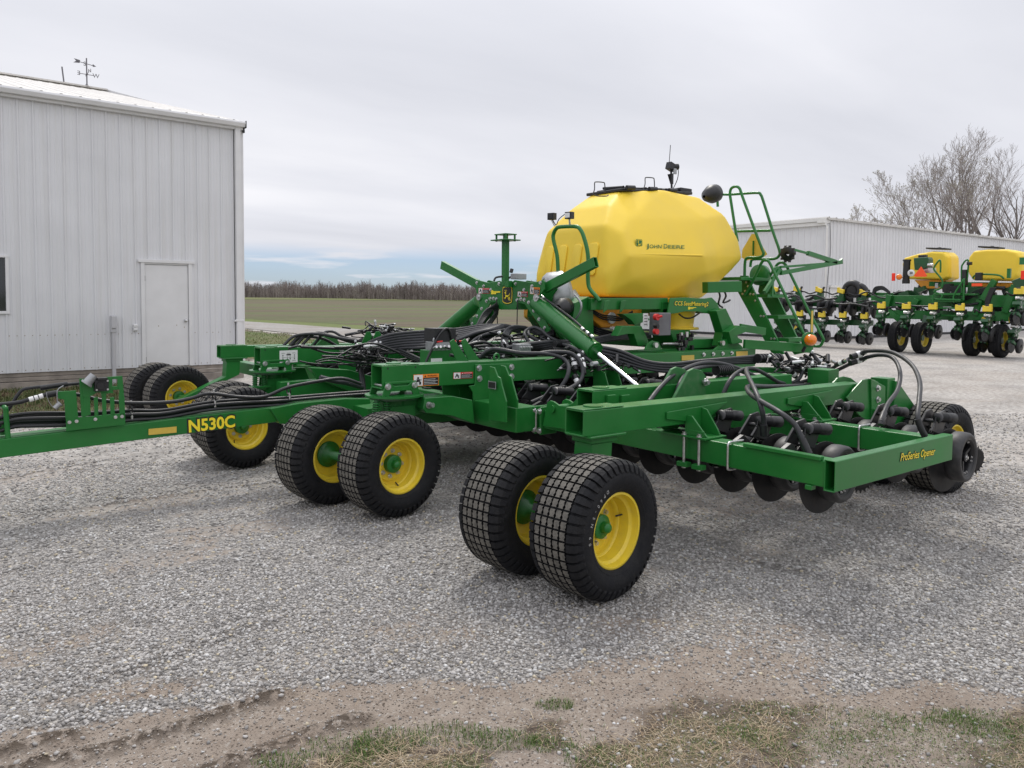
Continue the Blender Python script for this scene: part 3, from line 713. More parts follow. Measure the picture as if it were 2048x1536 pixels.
ribwall(mb,(SX,SY,0),(SX+46,SY,0),.12,lambda u_:SZ+.03*u_*.35,.305,(0,-1,0))
build('wall_panel',mb,shed)
mb=MB(SHEDT);mb.b2((SX-.14,SY-.04,SZ-.30),(SX,SY+14.5,SZ-.14));mb.b2((SX-.2,SY+.3,SZ-.13),(SX-.02,SY+14.5,SZ-.0));mb.b2((SX-.045,SY-.045,.12),(SX+.12,SY-.0405,SZ-.3));mb.b2((SX-.22,SY-.05,SZ-.2),(SX+.25,SY+.3,SZ+.02));build('gutter',mb,shed,bev=.01)
mb=MB(ROOFM)
x=0
while x<46:
    for (a,da),(b_,db) in zip([(0,0),(.03,.05),(.09,.05),(.12,0),(.61,0)],[(.03,.05),(.09,.05),(.12,0),(.61,0),(.61,0)]):
        z0=SZ+.0105*(x+a)+.03;z1=SZ+.0105*(x+b_)+.03
        mb.add([(SX+x+a,SY-.12,z0+da),(SX+x+b_,SY-.12,z1+db),(SX+x+b_,SY+14.5,z1+db),(SX+x+a,SY+14.5,z0+da)],[(0,1,2,3)])
    x+=.61
for k_ in range(75):
    xx=k_*.61;zz=SZ+.0105*xx;mb.b2((SX+xx-.0,SY-.125,zz-.05),(SX+xx+.62,SY-.10,zz+.04))
build('roof',mb,shed)
mb=MB(DKG);mb.b2((SX-.03,SY-.03,-.05),(SX+46,SY+.3,.118));mb.b2((SX-.031,SY+.31,-.05),(SX+.3,SY+14.5,.118));build('concrete_base',mb,shed)
mb=MB(DKG);p=ox(1662,455,SX);mb.tube([oy(1660,445,SY-.08),oy(1661,500,SY-.08),oy(1655,560,SY-.08),oy(1648,640,SY-.08)],.012,6);build('cable',mb,shed)
mb=MB(SHEDT);p=oy(1660,575,SY-.05);mb.b2((p.x,SY-.06,p.z-.9),(p.x+1.3,SY-.035,p.z));mb.b2((p.x-.05,SY-.14,p.z),(p.x+1.5,SY-.03,p.z+.1));build('hatch',mb,shed)
# ---------------------------------------------------------------- bare trees
TBARK=mat('grey_brown_bark',(.15,.13,.12),.9,var=.3,vscale=3,bump=.4)
TWIG=mat('twig_bark',(.28,.245,.23),.9,var=.3,vscale=1)
BUD=mat('pale_bud',(.42,.41,.34),.8)
def bare_tree(px,D,ztop,label,seed,lean=0,spread=.75,forks=3,bud=.0,r0=.22,sub=5,trunk=.25,stems=1,wid=.32):
    """tapered trunk forking into limbs, each limb feathered with finer shoots"""
    rr=random.Random(seed);p=od(px,600,D);base=V((p.x,p.y,0))
    root=empty('bare_tree',base);prop(root,label,'tree','leafless trees standing behind the shed')
    T=MB(TBARK);C=MB(TWIG,BUD);H=ztop
    def seg(a,b_,ra,rb,mb,n):
        d=(b_-a).normalized();x_=d.orthogonal().normalized();y_=d.cross(x_)
        vs=[a+(x_*math.cos(t)+y_*math.sin(t))*ra for t in[6.283*i/n for i in range(n)]]+[b_+(x_*math.cos(t)+y_*math.sin(t))*rb for t in[6.283*i/n for i in range(n)]]
        mb.add(vs,[(i,(i+1)%n,(i+1)%n+n,i+n) for i in range(n)],0,True)
    LEN=[0,.52,.26,.15,.085,.045];N_=[0,6,6,5,4,3]
    def limb(a,d,l,r,lv):
        n=max(4,int(l/.45));q=V(a);st_=l/n;mb=T if lv<=2 else C;sd=6 if lv<=1 else(5 if lv==2 else 3)
        kn=[2,7,6,4,3,0][lv] if lv<6 else 0
        out=[]
        for i in range(n):
            d=(d+V((rr.gauss(0,.085),rr.gauss(0,.085),rr.gauss(.035,.03)))).normalized();e=q+d*st_
            ra=r*(1-.85*i/n);rb=r*(1-.85*(i+1)/n);seg(q,e,max(ra,.0065),max(rb,.0065),mb,sd);q=e
            if i>=max(1,n*.18): out.append((V(q),V(d),rb,i/n))
        if lv<5 and out:
            for k in range(kn):
                c,dd,r_,f=out[int((k+rr.random()*.8)/kn*len(out))%len(out)]
                ax=V((rr.gauss(0,1),rr.gauss(0,1),rr.gauss(0,.4)));side=(ax-dd*ax.dot(dd)).normalized();ang=rr.uniform(.35,spread)
                nd=(dd*math.cos(ang)+side*math.sin(ang)+V((0,0,.10))).normalized()
                limb(c,nd,l*(.72-.34*f)*rr.uniform(.6,1.0),max(r_*.75,.011) if lv<3 else .009,lv+1)
        elif bud and rr.random()<bud:
            s_=.045;C.add([q+V((s_,0,0)),q+V((-s_,s_,0)),q+V((0,-s_,s_))],[(0,1,2)],1)
    for s_i in range(stems):
        a0=rr.uniform(0,6.28);tilt=0 if stems==1 else rr.uniform(.08,.2)
        d=V((R_.x*lean+math.cos(a0)*tilt,R_.y*lean+math.sin(a0)*tilt,1)).normalized()
        th=H*trunk;q=base+V((math.cos(a0)*.3*(stems>1),math.sin(a0)*.3*(stems>1),0))
        seg(q-V((0,0,.2)),q+d*th*.5,r0*1.15,r0*.92,T,8);seg(q+d*th*.5,q+d*th,r0*.92,r0*.85,T,8)
        for k in range(forks):
            a=a0+k*6.283/forks+rr.uniform(-.4,.4);w_=rr.uniform(.55,1.2)*wid*2
            nd=(d+V((math.cos(a)*w_,math.sin(a)*w_,.2))).normalized();limb(q+d*th*(.96 if k%2 else .8),nd,H*rr.uniform(.52,.70),r0*rr.uniform(.5,.7),1)
    zz=sorted(v[2] for v in C.v);allz=zz[int(len(zz)*.975)];k_=H/allz
    for M_ in(T,C): M_.v=[(base.x+(v[0]-base.x)*k_,base.y+(v[1]-base.y)*k_,v[2]*k_) for v in M_.v]
    build('trunk',T,root);build('crown',C,root)
def ht(py,D,px=1900): return od(px,py,D).z
bare_tree(2005,62,ht(283,62),'biggest bare tree with a thick forked trunk at the right edge',11,.0,.75,4,r0=.30,trunk=.30,wid=.52)
bare_tree(1940,60,ht(290,60),'tall slim bare tree between the big forked tree and the budding ones',22,-.04,.6,3,r0=.19,trunk=.34,wid=.30)
bare_tree(1882,58,ht(328,58,1848),'bare tree with thin upright stems left of the tall slim one',33,0,.55,2,.3,r0=.11,trunk=.30,stems=2,wid=.18)
bare_tree(1838,57,ht(338,57,1815),'pale budding bare tree, second from the left of the row',44,-.04,.62,3,.8,r0=.12,trunk=.34,wid=.26)
bare_tree(1785,56,ht(418,56,1768),'lowest leftmost tree tip, pale with buds, over the shed roof',55,-.16,.7,3,.9,r0=.08,trunk=.3,wid=.3)
bare_tree(2062,62,ht(330,62,2048),'bare leaning tree cut off by the right edge',66,-.22,.75,3,r0=.2,trunk=.3,wid=.32)
# ================================================================= the seeding machine
YC=6.6
drill=empty('air_seeder',(4.5,YC,0))
prop(drill,'big green folding air seeder with a yellow seed tank, parked on the gravel in front','air seeder')
def P4(name,mb,bev=.003,parent=None,**k): return build(name,mb,parent or drill,bev=bev,**k)
def fit(o,w_,h_):
    a=np.array([v.co[:] for v in o.data.vertices]);return a
def textfit(name,s,parent,p0,p1,up,h,m_,shear=0,offset=0,depth=.001,space=1,n_off=.004):
    """write s from p0 to p1 (baseline), capital height h"""
    p0=V(p0);p1=V(p1);r=(p1-p0).normalized();wd=(p1-p0).length;u=(V(up)-r*V(up).dot(r)).normalized();n=r.cross(u)
    o=text(name,s,parent,p0+n*n_off,r,u,1.0,m_,shear,offset,1,0,space)
    M=Matrix((r,u,n)).transposed();Mi=M.inverted();me=o.data
    co_=[Mi@v.co for v in me.vertices];xs=[c.x for c in co_];mn,mx=min(xs),max(xs);ym=max(c.y for c in co_) if 0 else .7
    for v,c in zip(me.vertices,co_): v.co=M@V(((c.x-mn)*wd/(mx-mn),c.y*h/.70,0))
    return o
def decal(parent,kind,p0,p1,up,h,n_off=.004):
    """safety sticker: pictogram at left, header bar, black text block with lines"""
    p0=V(p0);p1=V(p1);r=(p1-p0).normalized();wd=(p1-p0).length;u=(V(up)-r*V(up).dot(r)).normalized();n=r.cross(u)
    head={'WARNING':ORANGE,'DANGER':REDP}[kind]
    mb=MB(head,WHITE,BLKL)
    def q(x0,y0,x1,y1,z,mi):
        a=[p0+r*x*wd+u*y*h+n*(n_off+z) for x,y in((x0,y0),(x1,y0),(x1,y1),(x0,y1))];mb.add(a,[(0,1,2,3)],mi)
    q(0,0,1,1,0,0);q(.02,.04,.36,.96,.0006,1);q(.38,.05,.98,.70,.0006,2)
    for i in range(4): q(.41,.14+i*.135,.95-.09*(i%2),.17+i*.135,.0012,1)
    # pictogram: falling figure
    q(.14,.62,.22,.78,.0012,2);q(.12,.36,.26,.60,.0012,2);q(.08,.2,.14,.4,.0012,2);q(.22,.14,.3,.38,.0012,2);q(.26,.5,.32,.56,.0012,2)
    tri=[p0+r*x*wd+u*y*h+n*(n_off+.0012) for x,y in((.42,.76),(.50,.76),(.46,.92))];mb.add(tri,[(0,1,2)],1 if kind=='DANGER' else 2)
    o=build('safety_sticker',mb,parent)
    textfit('lettering',kind,o,p0+r*.54*wd+u*.77*h,p0+r*.94*wd+u*.77*h,u,h*.15,WHITE if kind=='DANGER' else BLKL,n_off=n_off+.002)
    return o
# ---------------------------------------------------------------- wheels
def make_tyre_meshes(R,Wd,Rr,rows,cols,tread):
    T=MB(TYRE,tread)
    hw=Wd/2
    prof=[(-hw*.72,Rr),(-hw*.90,Rr+.018),(-hw*1.0,Rr+(R-Rr)*.42),(-hw*.99,Rr+(R-Rr)*.62),(-hw*.92,R-.058),(-hw*.80,R-.033),(-hw*.5,R-.019),(0,R-.016),(hw*.5,R-.019),(hw*.80,R-.033),(hw*.92,R-.058),(hw*.99,Rr+(R-Rr)*.62),(hw*1.0,Rr+(R-Rr)*.42),(hw*.90,Rr+.018),(hw*.72,Rr)]
    T.lathe(prof,(0,0,0),(0,1,0),92,0,True,(1,0,0))
    def rad(y): a=abs(y)/hw; return R-.0135*a*a-.02*max(0,a-.72)**2*12
    def pt(y,th,h): r=rad(y)+h; return V((r*math.cos(th),y,-r*math.sin(th)))
    dth=2*math.pi/rows
    cw=hw*1.22/cols
    for i in range(rows):
        t0=i*dth
        for c in range(cols):
            y0=-hw*.61+c*cw;y1=y0+cw;g=.0036;gt=dth*.10
            w_=.0055
            # wavy hexagon-like block
            ring=[(y0+g+w_*.2,gt),(y0+g+w_*1.1,.27*dth),(y0+g,.5*dth),(y0+g+w_*1.1,.73*dth),(y0+g+w_*.2,dth-gt),
                  (y1-g-w_*.2,dth-gt),(y1-g+w_*.9-w_,.73*dth),(y1-g,.5*dth),(y1-g-w_*1.1,.27*dth),(y1-g-w_*.2,gt)]
            n=len(ring)
            top=[pt(y,t0+t,0) for y,t in ring];bot=[pt(y,t0+t,-.016) for y,t in ring]
            T.add(top,[tuple(range(n))],1);T.add(top+bot,[(k,k+n,(k+1)%n+n,(k+1)%n) for k in range(n)],0)
        for sgn in(-1,1):
            for half in (0,):
                ys=[hw*.63,hw*.78,hw*.91,hw*1.0]
                rs=[rad(hw*.63),R-.010,R-.028,R-.064]
                off=dth*.10*sgn
                gt=dth*.13;A=[];B=[]
                for (y,r) in zip(ys,rs):
                    k_=1 if y<hw*.95 else .6
                    A.append((y,r,t0+off+gt+(1-k_)*.3*dth));B.append((y,r,t0+off+dth-gt-(1-k_)*.3*dth))
                def q(y,r,t,h): return V(((r+h)*math.cos(t),sgn*y*(1+.0),-(r+h)*math.sin(t)))
                vs=[];
                for (a,b_) in zip(A,B):
                    e=.0015
                    vs+=[q(a[0],a[1],a[2],e),q(b_[0],b_[1],b_[2],e),q(a[0]*.985,a[1],a[2],-.016),q(b_[0]*.985,b_[1],b_[2],-.016)]
                fs=[]
                for k in range(3):
                    o=k*4;fs+=[(o,o+1,o+5,o+4),(o,o+4,o+6,o+2),(o+1,o+3,o+7,o+5)]
                fs+=[(0,2,3,1),(12,13,15,14)]
                if sgn>0: fs=[tuple(reversed(f)) for f in fs]
                T.add(vs,[tuple(reversed(f)) for f in fs],0)
    # sidewall rings
    for sgn in(-1,1):
        for rr_ in(Rr+.035,Rr+.085): T.torus((0,sgn*hw*(.965 if rr_>Rr+.05 else .925),0),(0,1,0),rr_,.0022,64,5)
    return T
def rim_mb(Rr,Wd,yel=YEL):
    hw=Wd/2;M=MB(yel)
    o=-1 # outer side = -Y
    for seg_ in ([(-hw*.80,Rr+.012),(-hw*.84,Rr+.008),(-hw*.83,Rr-.004)],[(-hw*.83,Rr-.004),(-hw*.62,Rr-.010)],[(-hw*.62,Rr-.010),(-hw*.58,Rr-.014),(-hw*.54,Rr-.026)],[(-hw*.54,Rr-.026),(-hw*.20,Rr-.030)],[(-hw*.20,Rr-.030),(-hw*.18,Rr-.038),(-hw*.02,Rr-.040)],[(-hw*.02,Rr-.040),(.010,Rr-.046)],[(.010,Rr-.046),(.010,Rr-.062)],[(.010,Rr-.062),(-.004,Rr-.072)],[(-.004,Rr-.072),(-.006,.072),(-.004,.02)]):
        M.lathe(seg_,(0,0,0),(0,1,0),48,0,True)
    for seg_ in ([(hw*.80,Rr+.012),(hw*.84,Rr+.008),(hw*.83,Rr-.004)],[(hw*.83,Rr-.004),(hw*.56,Rr-.012)],[(hw*.56,Rr-.012),(hw*.50,Rr-.030)],[(hw*.50,Rr-.030),(.03,Rr-.036)],[(.03,Rr-.036),(.024,Rr-.05),(.024,.02)]):
        M.lathe(seg_,(0,0,0),(0,1,0),48,0,True)
    return M
def make_wheel(R=.393,Wd=.365,Rr=.203,rows=46,cols=5,tread=TREAD,loc=(0,0,0),rz=0,spin=0,parent=None,hubout=True):
    rim=build('wheel',rim_mb(Rr,Wd),parent,local=True,loc=loc)
    T=build('tyre',make_tyre_meshes(R,Wd,Rr,rows,cols,tread),rim,local=True,loc=loc)
    H=MB(GREEN);H.lathe([(-.008,.070),(-.050,.068)],(0,0,0),(0,1,0),28);H.lathe([(-.050,.068),(-.056,.060),(-.058,.001)],(0,0,0),(0,1,0),28);H.lathe([(-.056,.034),(-.088,.030)],(0,0,0),(0,1,0),24);H.lathe([(-.088,.030),(-.100,.022),(-.104,.001)],(0,0,0),(0,1,0),24)
    H.lathe([(.024,.105),(.036,.105),(.04,.10),(.044,.07),(.08,.062),(.085,.035),(.26,.033),(.262,.001)],(0,0,0),(0,1,0),32)
    for k in range(8):
        a=k*math.pi/4;H.bolt((math.cos(a)*.088,.036,math.sin(a)*.088),(0,1,0),.006,.006)
    build('hub',H,rim,local=True,loc=loc)
    for k in range(8):
        S=MB(STEEL);a=k*math.pi/4+.2;S.bolt((math.cos(a)*.098,-.006,math.sin(a)*.098),(0,-1,0),.012,.02);build('lug_nut',S,rim,local=True,loc=loc)
    S=MB(BLK,STEEL);S.cyl((0.13,-.03,.07),(.155,-.06,.09),.005,n=6);build('valve_stem',S,rim,local=True,loc=loc)
    rim.rotation_euler=(0,0,rz);return rim
W0=make_wheel(loc=(2.92,2.99,.39),parent=drill)
def wheel_at(x,y,rz,spin,flip=False,z=.392):
    c=clone(W0,drill,(x,y,z));c.rotation_euler=(0,spin,rz+(math.pi if flip else 0)) if not flip else (0,spin,rz+math.pi)
    c.rotation_mode='XYZ';return c
CAST=math.radians(10)
WR=.392
def caster_pair(nx,ny,fx,fy,first=False):
    d=V((fx-nx,fy-ny,0));yaw=math.radians(7.2)
    ax=V((-math.sin(yaw),math.cos(yaw),0));cx=(nx+fx)/2;cy=(ny+fy)/2
    pn=V((nx,ny,WR));pf=V((fx,fy,WR))
    if first: W0.location=pn-WL[drill.name];WL[W0.name]=pn;W0.rotation_euler=(0,.3,yaw)
    else: wheel_at(pn.x,pn.y,yaw,random.uniform(0,3))
    # far wheel: its disc side also faces out, so from here one sees the hub drum and axle stub
    c=wheel_at(pf.x,pf.y,yaw,random.uniform(0,3),True)
    A=MB(GREEN);A.cyl(pn+ax*.05,pf-ax*.05,.034,n=16);A.box((cx,cy,.42),(.12,.10,.12),Matrix.Rotation(yaw,3,'Z'));P4('caster_axle',A,.006)
# positions of the four front caster pairs and the rear gauge wheels
CW=[(2.985,3.045,2.90,3.60),(2.85,5.148,2.61,5.77),(2.49,7.50,2.56,8.03),(2.61,10.22,2.50,10.80)]
CP=[((a+c)/2,(b+d)/2) for a,b,c,d in CW]
for i,q in enumerate(CW): caster_pair(*q,first=(i==0))
for (x_,y_,f) in((7.10,2.97,0),(6.98,3.47,1),(6.95,4.97,0),(6.95,5.5,1),(6.95,7.7,0),(6.95,8.2,1),(7,9.7,0),(7,10.2,1)): wheel_at(x_,y_,0,random.uniform(0,3),bool(f))
mb=MB(WHITE);p=V((2.92,2.99,.4))
# chalk writing on the near tyre
def tyretext(s,wheelpos,yaw,r,a0,size):
    ax=V((-math.sin(yaw),math.cos(yaw),0));ex=V((math.cos(yaw),math.sin(yaw),0));ez=V((0,0,1))
    root_=None
    for i,ch in enumerate(s):
        if ch==' ': continue
        a=a0+i*.125
        pos=wheelpos-ax*(.365/2*.995+.002)+(ex*math.cos(a)+ez*math.sin(a))*r
        rd=(ex*math.cos(a)+ez*math.sin(a));tg=(-ex*math.sin(a)+ez*math.cos(a))
        o=text('chalk_mark',ch,drill,pos,tg,-rd if 0 else rd*-1,size,CHALK,depth=.0,offset=0)
CHALK=mat('white_chalk',(.40,.40,.40),.9)
CHALKD=mat('faint_chalk',(.2,.2,.2),.9)
wp=WL[W0.name]
tyretext('DP60-SN 60',wp,W0.rotation_euler.z,.283,math.radians(116),.028)
# ---------------------------------------------------------------- long tubes
def sqtube(name,x0,x1,yn,yf,z0,z1,z0b=None,z1b=None,hollow=.009,m_=GREEN,capx=True,bolts=False):
    z0b=z0 if z0b is None else z0b;z1b=z1 if z1b is None else z1b
    mb=MB(m_,STEEL,BLK);a=V((x0,(yn+yf)/2,(z0+z1)/2));b_=V((x1,(yn+yf)/2,(z0b+z1b)/2))
    mb.beam(a,b_,abs(yf-yn),z1-z0,hollow=hollow,h2=z1b-z0b)
    if capx:
        yc=(yn+yf)/2;w_=abs(yf-yn)
        mb.b2((x0+.0,yn+.006,z1),(x0+.34,yf-.006,z1+.008));mb.cyl((x0+.15,yc,z1+.008),(x0+.15,yc,z1+.016),.06,n=20)
    if bolts:
        for xx in(x0+.05,x0+.30): mb.cyl((xx,yn-.001,z1-.02),(xx,yn+.001,z1-.02),.008,n=8,mi=2)
    return P4(name,mb,.005,seg=2)
sqtube('wing_tube',3.03,6.22,3.20,3.36,.862,1.012,.835,.985)
sqtube('wing_tube',3.03,6.22,9.84,10.0,.885,1.035,.86,1.01)
sqtube('frame_tube',2.86,7.77,5.30,5.48,.945,1.125,.90,1.105,bolts=True)
sqtube('frame_tube',2.78,7.6,7.74,7.92,.955,1.135,.90,1.11,bolts=True)
# inner wing tube and its lift bracket
pa=oy(1186,783,3.72)
sqtube('wing_tube',pa.x,6.0,3.72,3.88,pa.z-.15,pa.z,pa.z-.16,pa.z-.01)
sqtube('wing_tube',pa.x+.1,6.0,9.30,9.46,.84,.99)
mb=MB(GREEN)
for i,px in enumerate((1212,1240)):
    p=oy(px,790,3.715);mb.b2((p.x,3.695,p.z-.10),(p.x+.08,3.72,p.z+.0))
P4('pin_plate',mb)
mb=MB(GREENTOP,STEEL)
out=[oy(px,py,3.62) for px,py in((1345,803),(1378,742),(1388,737),(1404,741),(1412,752),(1412,800),(1400,805))]
mb.prism(out,(0,.025,0));mb.prism([p+V((0,.16,0)) for p in out],(0,.025,0))
c=oy(1411,764,3.6);mb.cyl(c,c+V((0,.27,0)),.016,n=12,mi=1);mb.bolt(c,(0,-1,0),.02,.03,1)
c2=oy(1397,800,3.7);mb.cyl(c+V((-.02,.1,0)),c2+V((-.1,.02,0)),.028,n=12)
P4('lift_bracket',mb)
mb=MB(GREENTOP,STEEL)
out=[oy(px,py,9.5) for px,py in((628,695),(650,672),(662,668),(672,672),(680,690),(680,697))]
mb.prism(out,(0,.025,0));mb.prism([p+V((0,.16,0)) for p in out],(0,.025,0));P4('lift_bracket',mb)
# stickers and bolts on the near frame tube
yb=5.30-.001
decal(drill,'WARNING',oy(826,773,yb),oy(877,770,yb),(0,0,1),.095)
decal(drill,'DANGER',oy(906,758,yb),oy(945,756,yb),(0,0,1),.054)
mb=MB(WHITE,BLKL);p0=oy(559,726,7.739);p1=oy(595,724,7.739);u_=V((0,0,1));hh=.128
mb.add([p0+V((0,-.003,0)),p1+V((0,-.003,0)),p1+V((0,-.003,hh)),p0+V((0,-.003,hh))],[(0,1,2,3)])
dx=p1-p0
def qq(x0,y0,x1,y1): mb.add([p0+dx*x+V((0,-.0045,hh*y)) for x,y in((x0,y0),(x1,y0),(x1,y1),(x0,y1))],[(0,1,2,3)],1)
qq(.38,.60,.62,.70);qq(.12,.42,.88,.435)
for x_ in(.18,.42,.58,.82): qq(x_-.008,.28,x_+.008,.62);qq(x_-.03,.26,x_+.03,.33)
for x_ in(.18,.82): qq(x_-.03,.58,x_+.03,.64)
for x_ in(.1,.4,.7): qq(x_,.74,x_+.2,.755);qq(x_,.79,x_+.16,.80);qq(x_,.12,x_+.2,.135);qq(x_,.17,x_+.17,.18)
P4('folding_chart',mb,0)
# ---------------------------------------------------------------- tongue
mb=MB(GREEN,GREENTOP)
mb.beam((-2.3,6.61,.455),(2.62,6.61,.638),.22,.134,hollow=0)
mb.add([V((-2.28,6.505,.4568+.0685)),V((2.55,6.505,.636+.0685)),V((2.55,6.715,.636+.0685)),V((-2.28,6.715,.4568+.0685))],[(0,1,2,3)],1)
P4('tongue',mb,.006,seg=2)
mb=MB(GREEN)
out=[oy(px,py,6.48) for px,py in((540,817),(600,806),(690,797),(740,797),(748,850),(700,850),(560,848))]
mb.prism(out,(0,.27,0));P4('tongue_gusset',mb,.006)
textfit('model_lettering_edge','N530C',drill,oy(374.5,866,6.5),oy(472,854.5,6.5),(0,0,1),.112,BLKL,offset=.05,n_off=.002)
textfit('model_lettering','N530C',drill,oy(377.5,864,6.5),oy(470,853,6.5),(0,0,1),.096,YLAB,offset=.03,n_off=.0055)
def strip(yp,pts,m_,name,dep=.004):
    mb=MB(m_);mb.prism([oy(px,py,yp-.001) for px,py in pts],(0,-dep,0));return P4(name,mb,0)
strip(6.498,((297,858),(353,853),(353,865),(297,870)),REFL,'reflector')
# coupler bracket
def kp(x,y,Y=6.47): return oy(x/7.314,740+y/7.314,Y)
mb=MB(GREEN,BLK,STEEL)
mb.prism([kp(*q) for q in((965,712),(1830,630),(1835,800),(970,895))],(0,.012,0))
mb.prism([kp(*q) for q in((868,316),(1112,300),(1145,705),(960,712),(940,432),(882,425))],(0,.012,0))
mb.prism([kp(868,316),kp(840,305),kp(850,415),kp(882,425)],(0,.01,0))
for xa,xb in((1215,1320),(1372,1432),(1490,1552),(1608,1672),(1738,1822)):
    mb.prism([kp(xa,400),kp(xb,395),kp(xb+8,655),kp(xa+12,690-(xa-1215)*.07)],(0,.010,0))
mb.prism([kp(*q) for q in((1182,130),(1640,97),(1645,235),(1660,290),(1560,330),(1420,330),(1300,400),(1215,400))],(0,.010,0))
mb.prism([kp(*q) for q in((1640,97),(1790,86),(1795,130),(1640,135))],(0,.010,0))
mb.prism([kp(*q) for q in((1718,130),(1795,130),(1818,400),(1738,400),(1750,300),(1718,240))],(0,.010,0))
mb.prism([kp(*q) for q in((1640,235),(1720,240),(1740,285),(1655,292))],(0,.010,0));mb.prism([kp(*q) for q in((1560,330),(1650,292),(1660,340),(1560,345))],(0,.009,0))
mb.prism([kp(*q) for q in((1470,330),(1560,330),(1552,400),(1490,400))],(0,.010,0))
mb.prism([kp(*q) for q in((1182,130),(1160,120),(1190,680),(1235,690),(1215,400))],(0,.008,0))
for x_,y_ in((1015,765),(1120,750),(1395,720),(1690,690),(1785,680)): mb.bolt(kp(x_,y_,6.468),(0,-1,0),.009,.012,2)
cb_=P4('coupler_bracket',mb,.0015)
mb=MB(ALU);a=kp(1275,190,6.44);b_=kp(1375,75,6.44);d=(b_-a).normalized();mb.cyl(a,b_,.034,.030,n=20);mb.cyl(a-d*.012,a+d*.004,.043,n=20);P4('socket_cover',mb,.004,parent=cb_)
mb=MB(BLK,STEEL);c=kp(1480,225,6.45);mb.box(c,(.095,.05,.085));mb.cyl(c,c+V((-.01,-.045,.0)),.026,n=18);mb.box(c+V((.005,-.01,.05)),(.07,.05,.02))
for dx_,dz in((-.035,-.03),(.04,-.03),(.04,.035)): mb.bolt(c+V((dx_,-.026,dz)),(0,-1,0),.005,.005,1)
P4('power_socket',mb,.006,parent=cb_)
mb=MB(ALU);a=kp(800,560,6.5);b_=kp(865,500,6.5);mb.cyl(a,b_,.018,n=14);mb.cyl(b_,b_+(b_-a).normalized()*.012,.023,n=14)
mb.tube([kp(780,550),kp(725,480),kp(690,400),kp(680,330)],.0022,5);mb.tube([kp(842,480),kp(840,300),kp(930,230)],.004,6);P4('dust_cap',mb,0,parent=cb_)
mb=MB(GREEN);mb.tube([kp(120,1000,6.52),kp(100,800,6.52),kp(85,600,6.52),kp(70,550,6.52),kp(20,530,6.6),kp(-60,535,6.7)],.0175,10);mb.cyl(kp(40,945,6.62),kp(40,700,6.62),.02,n=10);P4('hose_hook',mb,0)
def hz(name,pts,r,m_=HOSE,parent=None,n=8,cuff=None):
    mb=MB(m_,BLK);mb.tube(pts,r,n)
    if cuff:
        for i,ln in cuff:
            a=V(pts[i]);b_=V(pts[i+(1 if i>=0 else -1)]) if i>=0 else V(pts[i-1]);mb.cyl(a,a+(b_-a).normalized()*ln,r*1.35,n=10,mi=1)
    return P4(name,mb,0,parent=parent)
def PY(Y,*pp): return [oy(px,py,Y) for px,py in pp]
hz('power_cable',PY(6.55,(-40,812),(30,806),(58,799),(85,791),(118,786),(160,790),(200,800),(262,806),(340,804),(385,796),(418,787),(480,794),(530,793),(575,775),(640,762),(685,757),(722,768)),.0155,HOSEB)
hz('power_cable',PY(6.62,(-20,860),(15,822),(40,784),(60,776),(110,771),(165,766)),.0125,HOSEB)
mb=MB(WHITE);
for a,b_ in((58,67),(69,76),(78,86)): mb.cyl(oy(a,799.5-(a-58)*.29,6.55),oy(b_,799.5-(b_-58)*.29,6.55),.0185,n=12)
P4('cable_tape',mb,0)
mb=MB(BLK);mb.cyl(oy(92,790,6.55),oy(116,786,6.55),.024,n=12);mb.cyl(oy(80,776,6.62),oy(135,768,6.62),.02,n=12);P4('cable_sleeve',mb,0)
for k in range(6):
    dy=k*5.2;dY=.05*math.sin(k*2.2)
    hz('hydraulic_hose',PY(6.6+dY,(-60,842+dy),(0,836+dy),(30,830+dy*.9),(70,826+dy),(131,826+dy*.95),(185,826+dy*.9),(262,821+dy*.75),(330,820+dy*.6),(430,803+dy*.6),(560,796+dy*.55),(650,789+dy*.5),(745,782+dy*.5)),.0135,HOSEB)
for px,py in((262,815),(428,792),(577,778)):
    mb=MB(BLK,STEEL);p=oy(px,py,6.58);mb.torus(p+V((0,.0,-.01)),(1,0,.05),.042,.007,18,6);mb.cyl(p+V((0,0,.02)),p+V((0,0,.055)),.009,n=8,mi=1);mb.cyl(p+V((0,-.03,-.09)),p+V((0,-.03,-.03)),.01,n=8,mi=1);P4('hose_clamp',mb,0)
